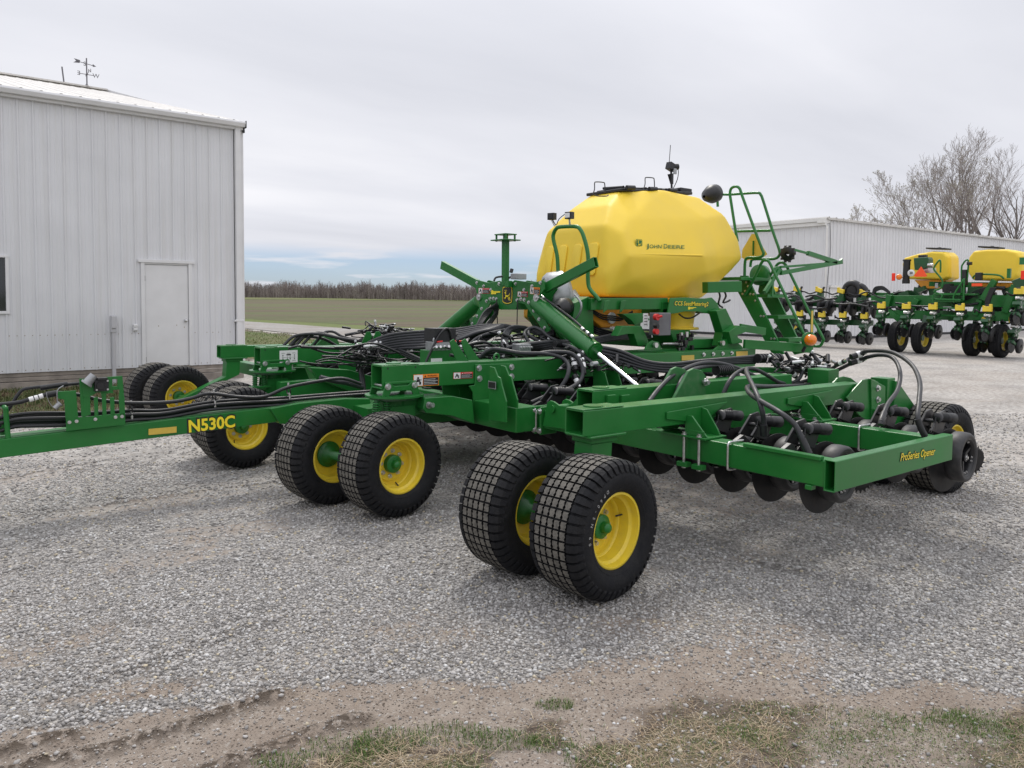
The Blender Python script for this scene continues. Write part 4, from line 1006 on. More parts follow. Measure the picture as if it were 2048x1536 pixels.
# ---------------------------------------------------------------- casters
def caster(cx,cy,top,big,yn,yf,x0):
    """turntable and leg under the front end of a long tube"""
    mb=MB(GREEN,STEEL,DGREEN);px_=x0+.16;py_=(yn+yf)/2
    if big:
        mb.cyl((px_,py_,top-.070),(px_,py_,top-.055),.235,n=40,caps=True);mb.cyl((px_,py_,top-.09),(px_,py_,top-.071),.20,n=36,mi=2)
        for ys in(yn-.008,yf+.008):
            pts=[(px_-.17,ys,top-.056),(px_-.14,ys,top+.045),(px_-.10,ys,top+.05),(px_-.06,ys,top+.02),(px_+.06,ys,top+.02),(px_+.10,ys,top+.05),(px_+.14,ys,top+.045),(px_+.17,ys,top-.056),(px_+.11,ys,top-.056),(px_+.09,ys,top-.02),(px_-.09,ys,top-.02),(px_-.11,ys,top-.056)]
            mb.prism(pts,(0,-.012 if ys==yn-.008 else .012,0))
        mb.b2((px_-.14,yn-.014,top+.035),(px_+.14,yn-.003,top+.055))
        for dx_ in(-.12,.12): mb.bolt((px_+dx_,yn-.02,top+.02),(0,-1,0),.018,.022,1)
        mb.cyl((px_-.13,yn-.01,top+.022),(px_-.13,yf+.01,top+.022),.011,n=10,mi=1)
        mb.lathe([(0,.10),(.10,.095),(.24,.075),(.25,.0)],(px_,py_,top-.088),(0,0,-1),24)
        # springs in front
        for dx_ in(-.175,-.085):
            bx=px_+dx_-.04;by=py_-.10-.04*(dx_+.1)
            n_=6;pts=[(bx+.028*math.cos(t),by+.028*math.sin(t),top-.095-.11*t/(2*math.pi*n_)) for t in np.linspace(0,2*math.pi*n_,n_*12)]
            mb.tube(pts,.0058,6,smooth=False);mb.cyl((bx,by,top-.21),(bx,by,top-.08),.018,n=10,mi=2)
        mb.box((px_-.17,py_-.10,top-.215),(.2,.10,.018));mb.tube([(px_-.27,py_-.12,top-.34),(px_-.27,py_-.12,top-.26),(px_-.22,py_-.12,top-.235),(px_-.12,py_-.12,top-.23)],.022,8)
        # swinging side plates down to the axle
        for ys,t in((py_-.10,-.014),(py_+.10,.014)):
            mb.prism([(px_-.10,ys,top-.14),(px_+.12,ys,top-.14),(px_+.13,ys,top-.30),(cx+.06,ys,.37),(cx-.07,ys,.37),(px_-.12,ys,top-.34)],(0,t,0))
    else:
        mb.b2((px_-.13,py_-.11,top-.016),(px_+.17,py_+.11,top+.0));mb.b2((px_-.10,py_-.085,top-.05),(px_+.12,py_+.085,top-.016),)
        mb.prism([(px_-.085,py_-.075,top-.05),(px_+.085,py_-.075,top-.05),(px_+.075,py_-.075,top-.22),(cx+.05,py_-.075,.38),(cx-.06,py_-.075,.38),(px_-.10,py_-.075,top-.24)],(0,.15,0))
        mb.cyl((px_+.02,py_,top-.02),(px_+.02,py_,top+.01),.05,n=20,mi=1)
    P4('caster_leg',mb,.004)
caster(*CP[0],.862,False,3.20,3.36,3.03);caster(*CP[1],.945,True,5.30,5.48,2.86);caster(*CP[2],.955,True,7.74,7.92,2.78);caster(*CP[3],.885,False,9.84,10.0,3.03)
# ---------------------------------------------------------------- centre frame
RX1,RX2=3.95,5.30   # toolbar rails
def rail(name,x,y0,y1,z0,z1,w_=.13,hol=0):
    mb=MB(GREEN);mb.beam((x,y0,(z0+z1)/2),(x,y1,(z0+z1)/2),w_,z1-z0,hollow=hol);return P4(name,mb,.006,seg=2)
ZR=(.628,.775)
rail('wing_rail',RX1+.06,2.232,4.62,*ZR);rail('wing_rail',RX1+.05,13.2-4.62,11.0,*ZR)
rail('centre_rail',RX1+.05,4.74,13.2-4.74,.605,.755)
rail('wing_rail',RX2+.05,2.232,4.6,.615,.765);rail('wing_rail',RX2+.05,13.2-4.6,11.0,.615,.765);rail('centre_rail',RX2+.05,4.7,8.5,.605,.755)
rail('rear_rail',6.35,3.1,4.6,.62,.77);rail('rear_rail',6.35,4.7,8.5,.605,.755);rail('rear_rail',6.35,8.6,10.1,.62,.77)
mb=MB(GREEN);mb.beam((RX1-.015,2.197,.70),(RX2+.115,2.197,.70),.064,.172,hollow=.006);mb.b2((RX1+.3,2.201,.70),(RX2-.3,2.23,.775));P4('end_plate',mb,.004)
textfit('opener_lettering_edge','ProSeries Opener',drill,oy(1798.5,923,2.165),oy(1870,909.5,2.165),(0,0,1),.054,BLKL,shear=.25,offset=.028,n_off=.002)
textfit('opener_lettering','ProSeries Opener',drill,oy(1800,922,2.165),oy(1869,909,2.165),(0,0,1),.047,YLAB,shear=.25,offset=.008,n_off=.0035)
mb=MB(GREEN);mb.b2((RX1-.025,2.25,.776),(RX1+.02,2.75,.80));mb.b2((RX1-.02,2.9-.6,.60),(RX1+.03,2.34,.627));P4('rail_stop',mb,.003)
# joint flanges between centre and wing
for x_ in(RX1+.05,RX2+.05):
    for y_ in(4.64,4.71,13.2-4.64,13.2-4.71):
        mb=MB(GREEN,STEEL);mb.b2((x_-.085,y_-.012,.575),(x_+.085,y_+.012,.80))
        for z in(.61,.765): mb.bolt((x_-.088,y_,z),(-1,0,0),.017,.02,1)
        P4('rail_flange',mb,.006,seg=2)
# fins that carry the folding wings
def fin(X,pts,th,shift=(),name='wing_stand'):
    mb=MB(GREEN)
    base=[ox(px,py,X) for px,py in pts]
    mb.prism(base,(th,0,0))
    for s_ in shift: mb.prism([p+V(s_) for p in base],(th,0,0))
    return P4(name,mb,.002)
F1=[(979,733),(988,735),(995,753),(1000,756),(1003,770),(1012,803),(1012,845),(977,840)]
fin(3.62,F1,.014,((.11,0,0.005),))
F2=[(1186,723),(1195,724),(1202,742),(1209,745),(1217,775),(1217,800),(1186,800)]
fin(4.95,F2,.014,((.17,0,0),))
# near plate joining the frame tube to the rails
mb=MB(GREEN,STEEL)
yp=5.285
mb.prism(PY(yp,(951,729),(1026,727),(1027,765),(1020,775),(1022,845),(990,850),(948,838),(946,785),(938,772),(950,770)),(0,.014,0))
mb.prism([p+V((0,.205,0)) for p in PY(yp,(951,729),(1026,727),(1027,765),(1020,775),(1022,845),(990,850),(948,838),(946,785),(938,772),(950,770))],(0,.014,0))
for px,py in((958,736),(959,757),(1023,734),(1023,753)): mb.bolt(oy(px,py,yp),(0,-1,0),.019,.02,1)
P4('frame_plate',mb,.003)
mb=MB(GREEN)
Q=PY(5.0,(1012,745),(1012,850),(1045,856),(1045,800),(1040,790))
mb.b2((3.72,4.70,.60),(3.93,5.28,.80));P4('frame_gusset',mb,.006)
# front walking arms in front of the centre frame
mb=MB(GREEN,STEEL,DGREEN)
ya=5.20
mb.prism(PY(ya-.02,(850,796),(905,792),(945,800),(950,848),(905,832),(852,826),(847,818)),(0,.24,0))
c=oy(857,810,ya-.02);mb.cyl(c,c+V((0,-.012,0)),.027,n=20,mi=1);mb.cyl(c+V((0,-.018,0)),c+V((.01,-.055,.004)),.02,n=10,mi=1)
mb.prism(PY(ya+.1,(768,803),(852,796),(852,826),(815,832),(768,842)),(0,.12,0));mb.b2((3.15,5.5,.70),(3.95,5.62,.80))
P4('front_arm',mb,.005)
mb=MB(GREEN,STEEL)
mb.prism(PY(5.5,(885,765),(915,768),(945,790),(960,845),(890,830)),(0,.02,0))
mb.prism([p for p in PY(7.4,(620,735),(700,740),(770,760),(800,790),(720,790),(640,760))],(0,.1,0))
mb.b2((3.2,5.5,.60),(3.95,5.62,.78));mb.b2((3.2,7.6,.60),(3.95,7.72,.78));mb.b2((2.9,7.5,.62),(4.0,7.62,.80));mb.b2((3.2,6.2,.56),(5.4,7.0,.66))
mb.prism(PY(7.95,(545,735),(610,735),(620,760),(690,772),(690,790),(600,780),(545,752)),(0,.03,0))
P4('centre_frame',mb,.004)
mb=MB(GREEN,STEEL)
mb.prism([oy(px,py,7.725) for px,py in((676,694),(702,692),(712,694),(712,790),(688,785),(688,740),(678,737))],(0,.014,0))
for px,py in((683,700),(683,716)): mb.bolt(oy(px,py,7.725),(0,-1,0),.02,.03,1)
P4('frame_plate',mb,.003)
# far wing rail with open end (seen past the far caster)
mb=MB(GREEN);a=ox(457,727,3.5);b_=ox(545,752,3.5);mb.beam((3.5,a.y,a.z),(3.5,b_.y-.3,a.z-.005),.13,.15,hollow=.008);P4('wing_rail',mb,.005)
strip(4.9,((935,783),(941,783),(941,804),(935,804)),BLKL,'data_plate') if 0 else None
mb=MB(ALU,BLKL);p=ox(985,770,3.605);mb.box(p+V((-.004,0,0)),(.004,.10,.06));mb.box(p+V((-.007,0,.0)),(.003,.085,.045),None,1);P4('data_plate',mb,0)
# wing hinge plate and claw on near wing
mb=MB(GREEN,STEEL)
hp=[(1085,852),(1092,815),(1094,805),(1100,801),(1107,803),(1118,811),(1132,812),(1145,806),(1158,792),(1166,783),(1166,860),(1150,862)]
mb.prism([ox(px,py,3.90) for px,py in hp],(.016,0,0));mb.prism([ox(px,py,3.90)+V((.16,0,.0)) for px,py in hp],(.016,0,0))
mb.cyl(ox(1103,818,3.88),ox(1103,818,3.88)+V((.22,0,0)),.03,n=16)
P4('wing_hinge',mb,.003)
# saddles that clamp rails to the long tube
def saddle(X,yn,yf,zb,zr,name='rail_saddle'):
    mb=MB(GREEN,STEEL);yc=(yn+yf)/2
    mb.prism([(X-.26,yn-.004,zb+.095),(X+.36,yn-.004,zb+.115),(X+.10,yn-.004,zb-.005),(X+.07,yn-.004,zr+.016),(X-.07,yn-.004,zr+.016),(X-.07,yn-.004,zb+.02),(X-.26,yn-.004,zb+.05)],(0,-.014,0))
    mb.prism([(X-.26,yf+.004,zb+.095),(X+.36,yf+.004,zb+.115),(X+.10,yf+.004,zb-.005),(X+.07,yf+.004,zr+.016),(X-.07,yf+.004,zr+.016),(X-.26,yf+.004,zb+.05)],(0,.014,0))
    mb.b2((X-.10,yn-.19,zr+.001),(X+.12,yf+.06,zr+.014))
    mb.b2((X-.075,yn-.16,zr+.014),(X-.062,yn-.018,zb-.03))
    mb.prism([(X+.09,yn-.018,zr+.014),(X+.09,yn-.17,zr+.014),(X+.09,yn-.15,zr+.05),(X+.09,yn-.06,zb+.09),(X+.09,yn-.018,zb+.10)],(-.012,0,0))
    mb.prism([(X-.06,yn-.018,zr+.014),(X-.06,yn-.19,zr+.014),(X-.06,yn-.15,zr+.05),(X-.06,yn-.06,zb+.06),(X-.06,yn-.018,zb+.06)],(-.012,0,0))
    for xx in(X-.082,X+.10):
        for yy in(yn-.13,yn-.01 if xx<X else yn-.13):
            mb.cyl((xx,yy,zr-.20),(xx,yy,zr+.03),.0095,n=10,mi=1);mb.bolt((xx,yy,zr+.014),(0,0,1),.014,.02,1);mb.bolt((xx,yy,zr-.19),(0,0,-1),.014,.014,1)
            mb.box((xx,yy,zr-.178),(.05,.08,.03))
    return P4(name,mb,.002)
saddle(RX1+.05,3.20,3.36,.855,.775);saddle(RX2+.05,3.20,3.36,.845,.765);saddle(RX1+.05,9.84,10.0,.87,.775)
def ubolt(x,y,z0,z1,w_=.145):
    mb=MB(STEEL);a=x-w_/2;r=.0075
    mb.tube([(x+w_/2+.0,y,z1+.01),(a+.02,y,z1+.012),(a-.004,y,z1+.005),(a-.008,y,z1-.02),(a-.008,y,z0+.02),(a-.004,y,z0-.006),(a+.02,y,z0-.012),(x,y,z0-.012)],r,8);P4('u_bolt',mb,0)
ubolt(RX1+.05,ox(1462,890,RX1).y,*ZR);ubolt(RX1+.05,ox(1078,835,RX1).y,.605,.755);ubolt(RX2+.05,ox(1722,870,RX2).y,.615,.765)
# rear end of near wing tube: bolted bracket carrying the rear wheel arm
mb=MB(GREEN,STEEL,DGREEN)
br=[(1690,795),(1722,760),(1735,757),(1748,760),(1763,772),(1764,838),(1745,848),(1735,845),(1715,830)]
mb.prism(PY(3.18,*br),(0,-.014,0));mb.prism([p+V((0,.20,0)) for p in PY(3.18,*br)],(0,.014,0))
mb.prism([p+V((0,-.03,0)) for p in PY(3.18,(1735,757),(1764,772),(1764,838),(1745,848),(1737,845))],(0,.03,0))
for py in(776,799,822): mb.bolt(oy(1755,py,3.15),(0,-1,0),.019,.022,1)
a=oy(1760,800,3.25);mb.b2((a.x,3.19,.64),(a.x+.14,3.34,1.0))
mb.prism([(a.x+.1,3.16,.98),(a.x+.2,3.16,.92),(a.x+.62,3.16,.62),(a.x+.75,3.16,.40),(a.x+.55,3.16,.36),(a.x+.05,3.16,.62)],(0,.13,0))
mb.prism([(a.x-.28,3.22,.84),(a.x+.1,3.22,.84),(a.x+.1,3.22,.60),(a.x-.1,3.22,.60)],(0,.1,0));mb.bolt((a.x-.22,3.22,.80),(0,-1,0),.018,.02,1)
P4('rear_bracket',mb,.003)
mb=MB(DGREEN);mb.cyl((7.0,3.05,.4),(7.0,3.4,.4),.035,n=14);mb.cyl((6.95,5.0,.4),(6.95,5.45,.4),.035,n=14)
mb.prism([(6.3,5.2,.9),(6.5,5.2,.9),(7.05,5.2,.45),(6.95,5.2,.33),(6.3,5.2,.66)],(0,.1,0));P4('rear_axle',mb,.004)
# ---------------------------------------------------------------- openers
def opener_proto():
    # local frame: disc centre at origin, forward = -X
    A=MB(BLKM,STEEL)
    A.prism([(-.42,.012,.22),(-.34,.012,.25),(-.12,.012,.10),(.02,.012,.045),(.04,.012,-.03),(-.03,.012,-.045),(-.16,.012,.03),(-.42,.012,.13)],(0,.03,0))
    A.box((-.42,.02,.15),(.05,.11,.11));A.prism([(-.30,-.02,.245),(-.18,-.02,.36),(-.10,-.02,.37),(-.06,-.02,.33),(-.14,-.02,.20)],(0,.016,0));A.prism([(-.30,.07,.245),(-.18,.07,.36),(-.10,.07,.37),(-.06,.07,.33),(-.14,.07,.20)],(0,.016,0))
    A.cyl((-.20,-.02,.30),(-.20,.09,.30),.014,n=10);A.cyl((0,-.03,0),(0,.06,0),.03,n=14)
    A.cyl((-.10,.03,.20),(.16,.03,.07),.022,n=8);A.prism([(.0,.02,.05),(.30,.02,.02),(.34,.02,-.04),(.26,.02,-.05),(.0,.02,-.02)],(0,.022,0))
    arm=build('opener',A,drill,bev=.002,local=True,loc=(0,0,0))
    D=MB(DISC);D.lathe([(0,.001),(0,.228),(.0025,.2285),(.005,.226),(.006,.001)],(0,0,0),(.10,1,.03),44,0,False);build('disc',D,arm,local=True,loc=(0,0,0))
    G=MB(BLK,STEEL,mat('gauge_wheel_rubber',(.022,.022,.024),.5,var=.3,vscale=9,dust=.4,dustcol=(.08,.075,.07)))
    c=(.035,-.075,.035);ax=(.05,-1,0)
    G.lathe([(-.045,.138),(-.052,.15),(-.050,.168),(-.04,.176),(.0,.179),(.04,.176),(.056,.165),(.058,.150),(.05,.138)],c,ax,40,2)
    G.lathe([(.05,.138),(.052,.128),(.02,.122),(-.02,.122),(-.045,.138)],c,ax,40,0)
    cx,cz=c[0],c[2]
    for k in range(3):
        a=k*2.094+.5;G.beam((cx+.02*math.cos(a),c[1]-.012,cz+.02*math.sin(a)),(cx+.128*math.cos(a),c[1]-.018,cz+.128*math.sin(a)),.02,.018,up=(0,1,0))
    G.cyl((cx,c[1]-.04,cz),(cx,c[1]+.03,cz),.03,n=14);G.bolt((cx,c[1]-.04,cz),(0,-1,0),.011,.012,1)
    for a in(-.35,-.1,-1.3,-1.6,1.2): G.bolt((cx+.112*math.cos(a),c[1]-.03,cz+.112*math.sin(a)),(0,-1,0),.006,.008,1)
    build('gauge_wheel',G,arm,local=True,loc=(0,0,0))
    S=MB(BLK,STEEL);ca=V((-.235,-.015,.335));cb2=V((-.045,-.06,.315))
    n=26
    d=(cb2-ca);L_=d.length
    S.lathe([(0,.001),(0,.030),(.03,.034),(.03,.034)]+[(.035+i*.0085,.035 if i%2 else .027) for i in range(9)]+[(.125,.036),(.185,.036),(.192,.03),(.193,.001)],ca,d,20)
    S.cyl(ca-V((.0,0,.06))+V((-.02,0,-.04)),ca,.007,n=8)
    build('down_force_spring',S,arm,local=True,loc=(0,0,0))
    Cw=MB(DISC);Cw.lathe([(-.012,.001),(-.01,.05),(-.006,.09),(.0,.10),(.006,.09),(.01,.05),(.012,.001)],(.53,.02,-.07),(.35,1,.15),24,0,False)
    for k in range(18):
        a=k*.349;Cw.prism([(.53+.092*math.cos(a),.02-.3*.092*math.cos(a),-.07+.092*math.sin(a)),(.53+.115*math.cos(a+.13),.02-.3*.115*math.cos(a+.13),-.07+.115*math.sin(a+.13)),(.53+.092*math.cos(a+.2),.02-.3*.092*math.cos(a+.2),-.07+.092*math.sin(a+.2))],(.0,.006,0))
    build('closing_wheel',Cw,arm,local=True,loc=(0,0,0))
    T_=MB(HOSEB);T_.tube([(-.02,.05,.02),(-.03,.055,.14),(-.05,.05,.24),(-.10,.04,.33)],.022,8)
    T_.tube([(-.30,.05,.22),(-.2,.08,.16),(-.1,.08,.2),(-.02,.06,.1)],.007,6);n_=7
    pts=[(-.17+.21*t/(2*math.pi*n_)+0*t,.055+.022*math.sin(t),.235-.10*t/(2*math.pi*n_)+.022*math.cos(t)) for t in np.linspace(0,2*math.pi*n_,n_*10)]
    T_.tube(pts,.0055,5,smooth=False);build('seed_boot',T_,arm,local=True,loc=(0,0,0))
    return arm
OP=opener_proto()
ops=[]
DX1=RX1+.50;DX2=RX2+.50
yl=[ox(px,1000,DX1).y+.02 for px in(1650,1555,1477,1400,1325)]
dys=.335
y=yl[0];ys1=[]
for i in range(24): ys1.append(yl[i] if i<5 else ys1[-1]+dys)
ys2=[ox(1893,930,DX2).y+.0];
for i in range(22): ys2.append(ys2[-1]+dys)
first=True
for X,ysl in((DX1,ys1),(DX2,ys2)):
    for i,y in enumerate(ysl):
        if y>10.9: continue
        if first: OP.location=V((X,y,.56))-WL[drill.name];WL[OP.name]=V((X,y,.56));first=False
        else: clone(OP,drill,(X,y,(.56 if X<5 else .535)+random.uniform(-.005,.005)))
# centre rank is closer to the camera-left: third rank under the middle
for y in np.arange(4.9,8.5,.335): clone(OP,drill,(6.85,y,.56))
# ---------------------------------------------------------------- tower and lift cylinders
XT=5.12
def PX(X,*pp): return [ox(px,py,X) for px,py in pp]
def z6(x,y): return (860+x/5.689,440+y/5.689)
tw=[z6(*q) for q in((512,690),(530,680),(670,715),(790,690),(835,715),(935,705),(960,683),(1180,715),(1285,680),(1303,700),(1300,790),(1255,850),(1225,960),(1365,1245),(1345,1290),(1300,1280),(1095,985),(1080,960),(1020,945),(990,960),(975,1020),(800,1020),(780,1005),(765,960),(750,935),(700,935),(685,950),(560,1150),(500,1270),(440,1275),(420,1265),(560,990),(540,870),(512,760))]
mb=MB(GREEN,STEEL)
base=PX(XT,*tw);mb.prism(base,(.016,0,0));mb.prism([p+V((.17,0,0)) for p in base],(.016,0,0))
for q in((535,713),(613,752),(692,793),(788,725),(975,725),(1072,795),(1163,752),(1258,713),(645,922),(722,892),(686,895),(757,898),(995,910),(1036,900),(1075,908),(1125,937),(590,1008),(537,1092),(482,1178),(1184,1030),(1243,1128),(1305,1228)):
    mb.bolt(ox(*z6(*q),XT),(-1,0,0),.014,.015,1)
for q in((566,875),(1218,885)):
    c=ox(*z6(*q),XT);mb.cyl(c,c-V((.02,0,0)),.040,n=24,mi=1);mb.cyl(c-V((.02,0,0)),c-V((.03,0,0)),.018,n=10,mi=1)
P4('lift_tower',mb,.003)
mb=MB(GREEN,STEEL)
a=ox(*z6(865,745),XT-.02);b_=ox(*z6(868,225),XT-.02);mb.beam(V((XT-.03,a.y,a.z)),V((XT-.03,b_.y,b_.z)),.062,.062,up=(1,0,0))
tz=b_.z;ty=b_.y
mb.b2((XT-.14,ty-.13,tz-.012),(XT+.08,ty+.13,tz));mb.b2((XT-.11,ty-.10,tz+.05),(XT+.05,ty+.10,tz+.062))
for dx_ in(-.09,.03):
    for dy_ in(-.085,.085): mb.cyl((XT+dx_,ty+dy_,tz-.02),(XT+dx_,ty+dy_,tz+.055),.012,n=8)
mb.cyl((XT-.03,ty,tz),(XT-.03,ty,tz+.05),.03,n=8)
mb.b2((XT-.06,a.y-.09,a.z-.02),(XT-.001,a.y-.03,a.z+.05))
P4('receiver_post',mb,.003)
def arm(p0,p1,nm='stop_arm'):
    mb=MB(GREEN);mb.beam(p0,p1,.10,.052,up=(1,0,0),hollow=.007);P4(nm,mb,.003)
# far end first: hollow mouth
arm(ox(1192,524,XT+.08),ox(1090,577,XT+.08));arm(ox(885,530,XT+.08),ox(955,568,XT+.08))
# tower legs
mb=MB(GREEN)
mb.beam(ox(1093,620,XT+.12),ox(1162,712,XT+.25),.10,.09,up=(1,0,0));mb.beam(ox(1100,640,XT+.10),ox(1180,720,XT+.10),.02,.12,up=(1,0,0));mb.beam(ox(945,640,XT+.12),ox(905,690,XT+.2),.09,.09,up=(1,0,0))
mb.beam(ox(1060,625,XT+.3),ox(1100,700,6.6),.06,.1);mb.beam(ox(975,620,XT+.1),ox(945,700,XT+.5),.06,.1)
mb.b2((5.0,5.3,.93),(5.6,7.9,1.08))
P4('tower_leg',mb,.004)
mb=MB(GREEN,CHROME,STEEL,BLK)
def cyln(pa,pm,pb,pr,r):
    d=(pb-pa).normalized()
    mb.cyl(pa,pb,r,n=32);mb.cyl(pa-d*.012,pa,r*.92,r,n=32);mb.cyl(pm,pm+d*.006,r*1.012,n=32);mb.cyl(pb,pb+d*.03,r*1.04,n=32);mb.cyl(pb+d*.03,pb+d*.04,r*.8,n=28)
    mb.cyl(pb,pr,r*.27,n=18,mi=1)
ca=ox(1074,607,XT+.06);cb_=ox(1187,700,XT-.15);cr=ox(1300,775,4.85)
cyln(ca,ca.lerp(cb_,.42),cb_,cb_+(cb_-ca).normalized()*.80,.083);P4('lift_cylinder',mb,0);mb=MB(GREEN,CHROME,STEEL,BLK)
l_a=ox(957,605,XT+.06);l_b=ox(868,680,XT-.1);cyln(l_a,l_a.lerp(l_b,.42),l_b,l_b+(l_b-l_a).normalized()*.62,.083)
P4('lift_cylinder',mb,0)
mb=MB(STEEL,BLK)
d=(cb_-ca)
mb.tube([ca+V((-.02,-.04,.10)),ca+d*.3+V((0,-.02,.115)),ca+d*.7+V((0,-.02,.12)),ca+d*.97+V((0,0,.10))],.012,7,1);
for t in(.05,.10,.8,.88,.95): p=ca+d*t+V((-.01,-.02,.11));mb.cyl(p,p+d.normalized()*.04,.017,n=8)
P4('oil_pipe',mb,0)
# badge: black shield with leaping deer
mb=MB(BLKL,YLAB,BLKL)
def shield(sx,X,mi,z=0):
    pts=[(-.62,.9),(-.45,1),(.45,1),(.62,.9),(.66,.2),(.62,-.72),(.5,-.86),(0,-1.0),(-.5,-.86),(-.62,-.72),(-.66,.2)]
    c=ox(*z6(883,857),XT);r=.098*1.0
    mb.add([V((X,c.y-px*r*1.42*sx,c.z+py*r*sx)) for px,py in pts],[tuple(reversed(range(len(pts))))],mi)
shield(1.03,XT-.004,0);shield(.96,XT-.0052,1);shield(.88,XT-.0064,0)
def deer(mb,c,right,up,s,n,mi):
    """leaping deer outline, facing left"""
    body=[(-.30,.20),(-.20,.16),(-.10,.06),(.10,.02),(.26,.08),(.36,.16),(.40,.12),(.34,-.02),(.38,-.16),(.44,-.40),(.52,-.58),(.47,-.60),(.36,-.42),(.24,-.22),(.10,-.16),(-.08,-.18),(-.20,-.16),(-.34,-.26),(-.46,-.22),(-.42,-.34),(-.36,-.32),(-.28,-.28),(-.34,-.40),(-.28,-.42),(-.14,-.24),(-.26,-.06),(-.26,.10)]
    neck=[(-.30,.20),(-.26,.08),(-.12,.06),(-.14,.20),(-.16,.34),(-.12,.42),(-.20,.44),(-.34,.40),(-.42,.34),(-.40,.30),(-.28,.30)]
    ant=[[(-.22,.42),(-.26,.56),(-.36,.66),(-.32,.68),(-.22,.60),(-.18,.44)],[(-.18,.44),(-.14,.58),(-.20,.72),(-.16,.72),(-.08,.60),(-.14,.42)],[(-.26,.54),(-.38,.54),(-.38,.58),(-.25,.58)],[(-.14,.56),(-.02,.66),(-.04,.60),(-.12,.50)]]
    hind=[(.30,.06),(.40,-.10),(.30,-.22),(.20,-.30),(.26,-.42),(.38,-.58),(.34,-.60),(.20,-.46),(.12,-.28),(.18,-.12)]
    tail=[(.34,.12),(.42,.22),(.44,.32),(.38,.26),(.30,.14)]
    for pl in [body,neck,hind,tail]+ant:
        mb.add([V(c)+V(right)*(x*s)+V(up)*(y*s)+V(n) for x,y in pl],[tuple(range(len(pl)))],mi)
c=ox(*z6(883,860),XT);deer(mb,c,(0,-1.35,0),(0,0,1),.092,(-.0078,0,0),1)
P4('deer_badge',mb,0)
for (q0,q1,kd,h) in(((555,835),(678,838),'DANGER',.062),((1000,872),(1115,875),'DANGER',.055),((1140,840),(1250,848),'WARNING',.072)):
    a=ox(*z6(*q0),XT);b_=ox(*z6(*q1),XT);decal(drill,kd,a,b_,(0,0,1),h)
mb=MB(YLAB)
a=ox(*z6(700,845),XT);b_=ox(*z6(803,835),XT);
mb.b2((XT-.006,a.y-.035,a.z),(XT-.002,a.y,a.z+.045));mb.b2((XT-.006,b_.y,a.z+.018),(XT-.002,a.y-.036,a.z+.034));mb.b2((XT-.0062,a.y-.09,a.z+.001),(XT-.002,a.y-.037,a.z+.016));P4('patent_label',mb,0)
# thin rods hanging from the tower
mb=MB(BLKM)
for q0,q1 in(((757,905),(768,1190)),((995,915),(990,1190))): mb.cyl(ox(*z6(*q0),XT-.02),ox(*z6(*q1),XT-.02),.006,n=6)
P4('hose_hanger',mb,0)
# ---------------------------------------------------------------- seed tank
def TK(px,py,hw): return oy(px,py,YC-hw)
tv={}
def T_(k,p): tv[k]=V(p)
T_('a1',TK(1213,594,.60));T_('a0',TK(1212,548,.60));T_('a2',TK(1210,462,.49));T_('a3',TK(1230,430,.46))
TF=lambda px,py,hw:(lambda q:V((q.x,2*YC-q.y,q.z)))(oy(px,py,YC+hw))
T_('t1',TF(1180,391,.25));T_('t2',TK(1325,379,.36));T_('r1',TK(1398,394,.36));
T_('s0',TK(1337,396,.42));T_('s1',TK(1262,437,.58));T_('s2',TK(1245,468,.66));T_('s2b',TK(1257,512,.76));T_('s3',TK(1408,512,.76));T_('s4',TK(1410,437,.60));T_('s6',TK(1266,558,.72));T_('s7',TK(1414,546,.70));T_('s5',TK(1328,590,.62))
T_('r2',TK(1450,430,.50));T_('r3',TK(1478,478,.52));T_('r4',TK(1486,517,.52));T_('r5',TK(1460,545,.5));T_('r6',TK(1420,580,.5));T_('r7',TK(1404,597,.46));T_('b',TK(1328,597,.58))
# corner columns where the front rises and leans back
f0=tv['a2'];X1=tv['a1'].x
T_('f3',TF(1097,462,.47));T_('f4',TF(1139,420,.34));T_('a0f',TF(1077,530,.58))
tv['f3']=V((tv['a2'].x,tv['a2'].y,tv['f3'].z));del tv['a0f']
names=list(tv)
tm=MB(TANKY)
idx={};vs=[]
for n_ in names:
    idx[n_]=len(vs);vs.append(tv[n_]);idx[n_+'m']=len(vs);p=tv[n_];vs.append(V((p.x,2*YC-p.y,p.z)))
side=[('a1','b','s5','s6','a0'),('a0','s6','s2b','a2'),('a2','s2b','s2'),('a2','s2','s1','a3'),('a3','s1','s0','t2'),('a3','t2','t1'),('t2','s0','r1'),('s0','s4','r1'),('r1','s4','r2'),('r2','s4','r3'),('r3','s4','s3','r4'),('s3','s7','r5','r4'),('s7','r6','r5'),('s7','s5','r7','r6'),('s5','b','r7'),
 ('s0','s1','s4'),('s1','s2','s3','s4'),('s2','s2b','s3'),('s2b','s6','s7','s3'),('s6','s5','s7'),('a2','a3','f4'),('a3','t1','f4'),]
fs=[]
for f in side:
    fs.append(tuple(idx[q] for q in f));fs.append(tuple(reversed([idx[q+'m'] for q in f])))
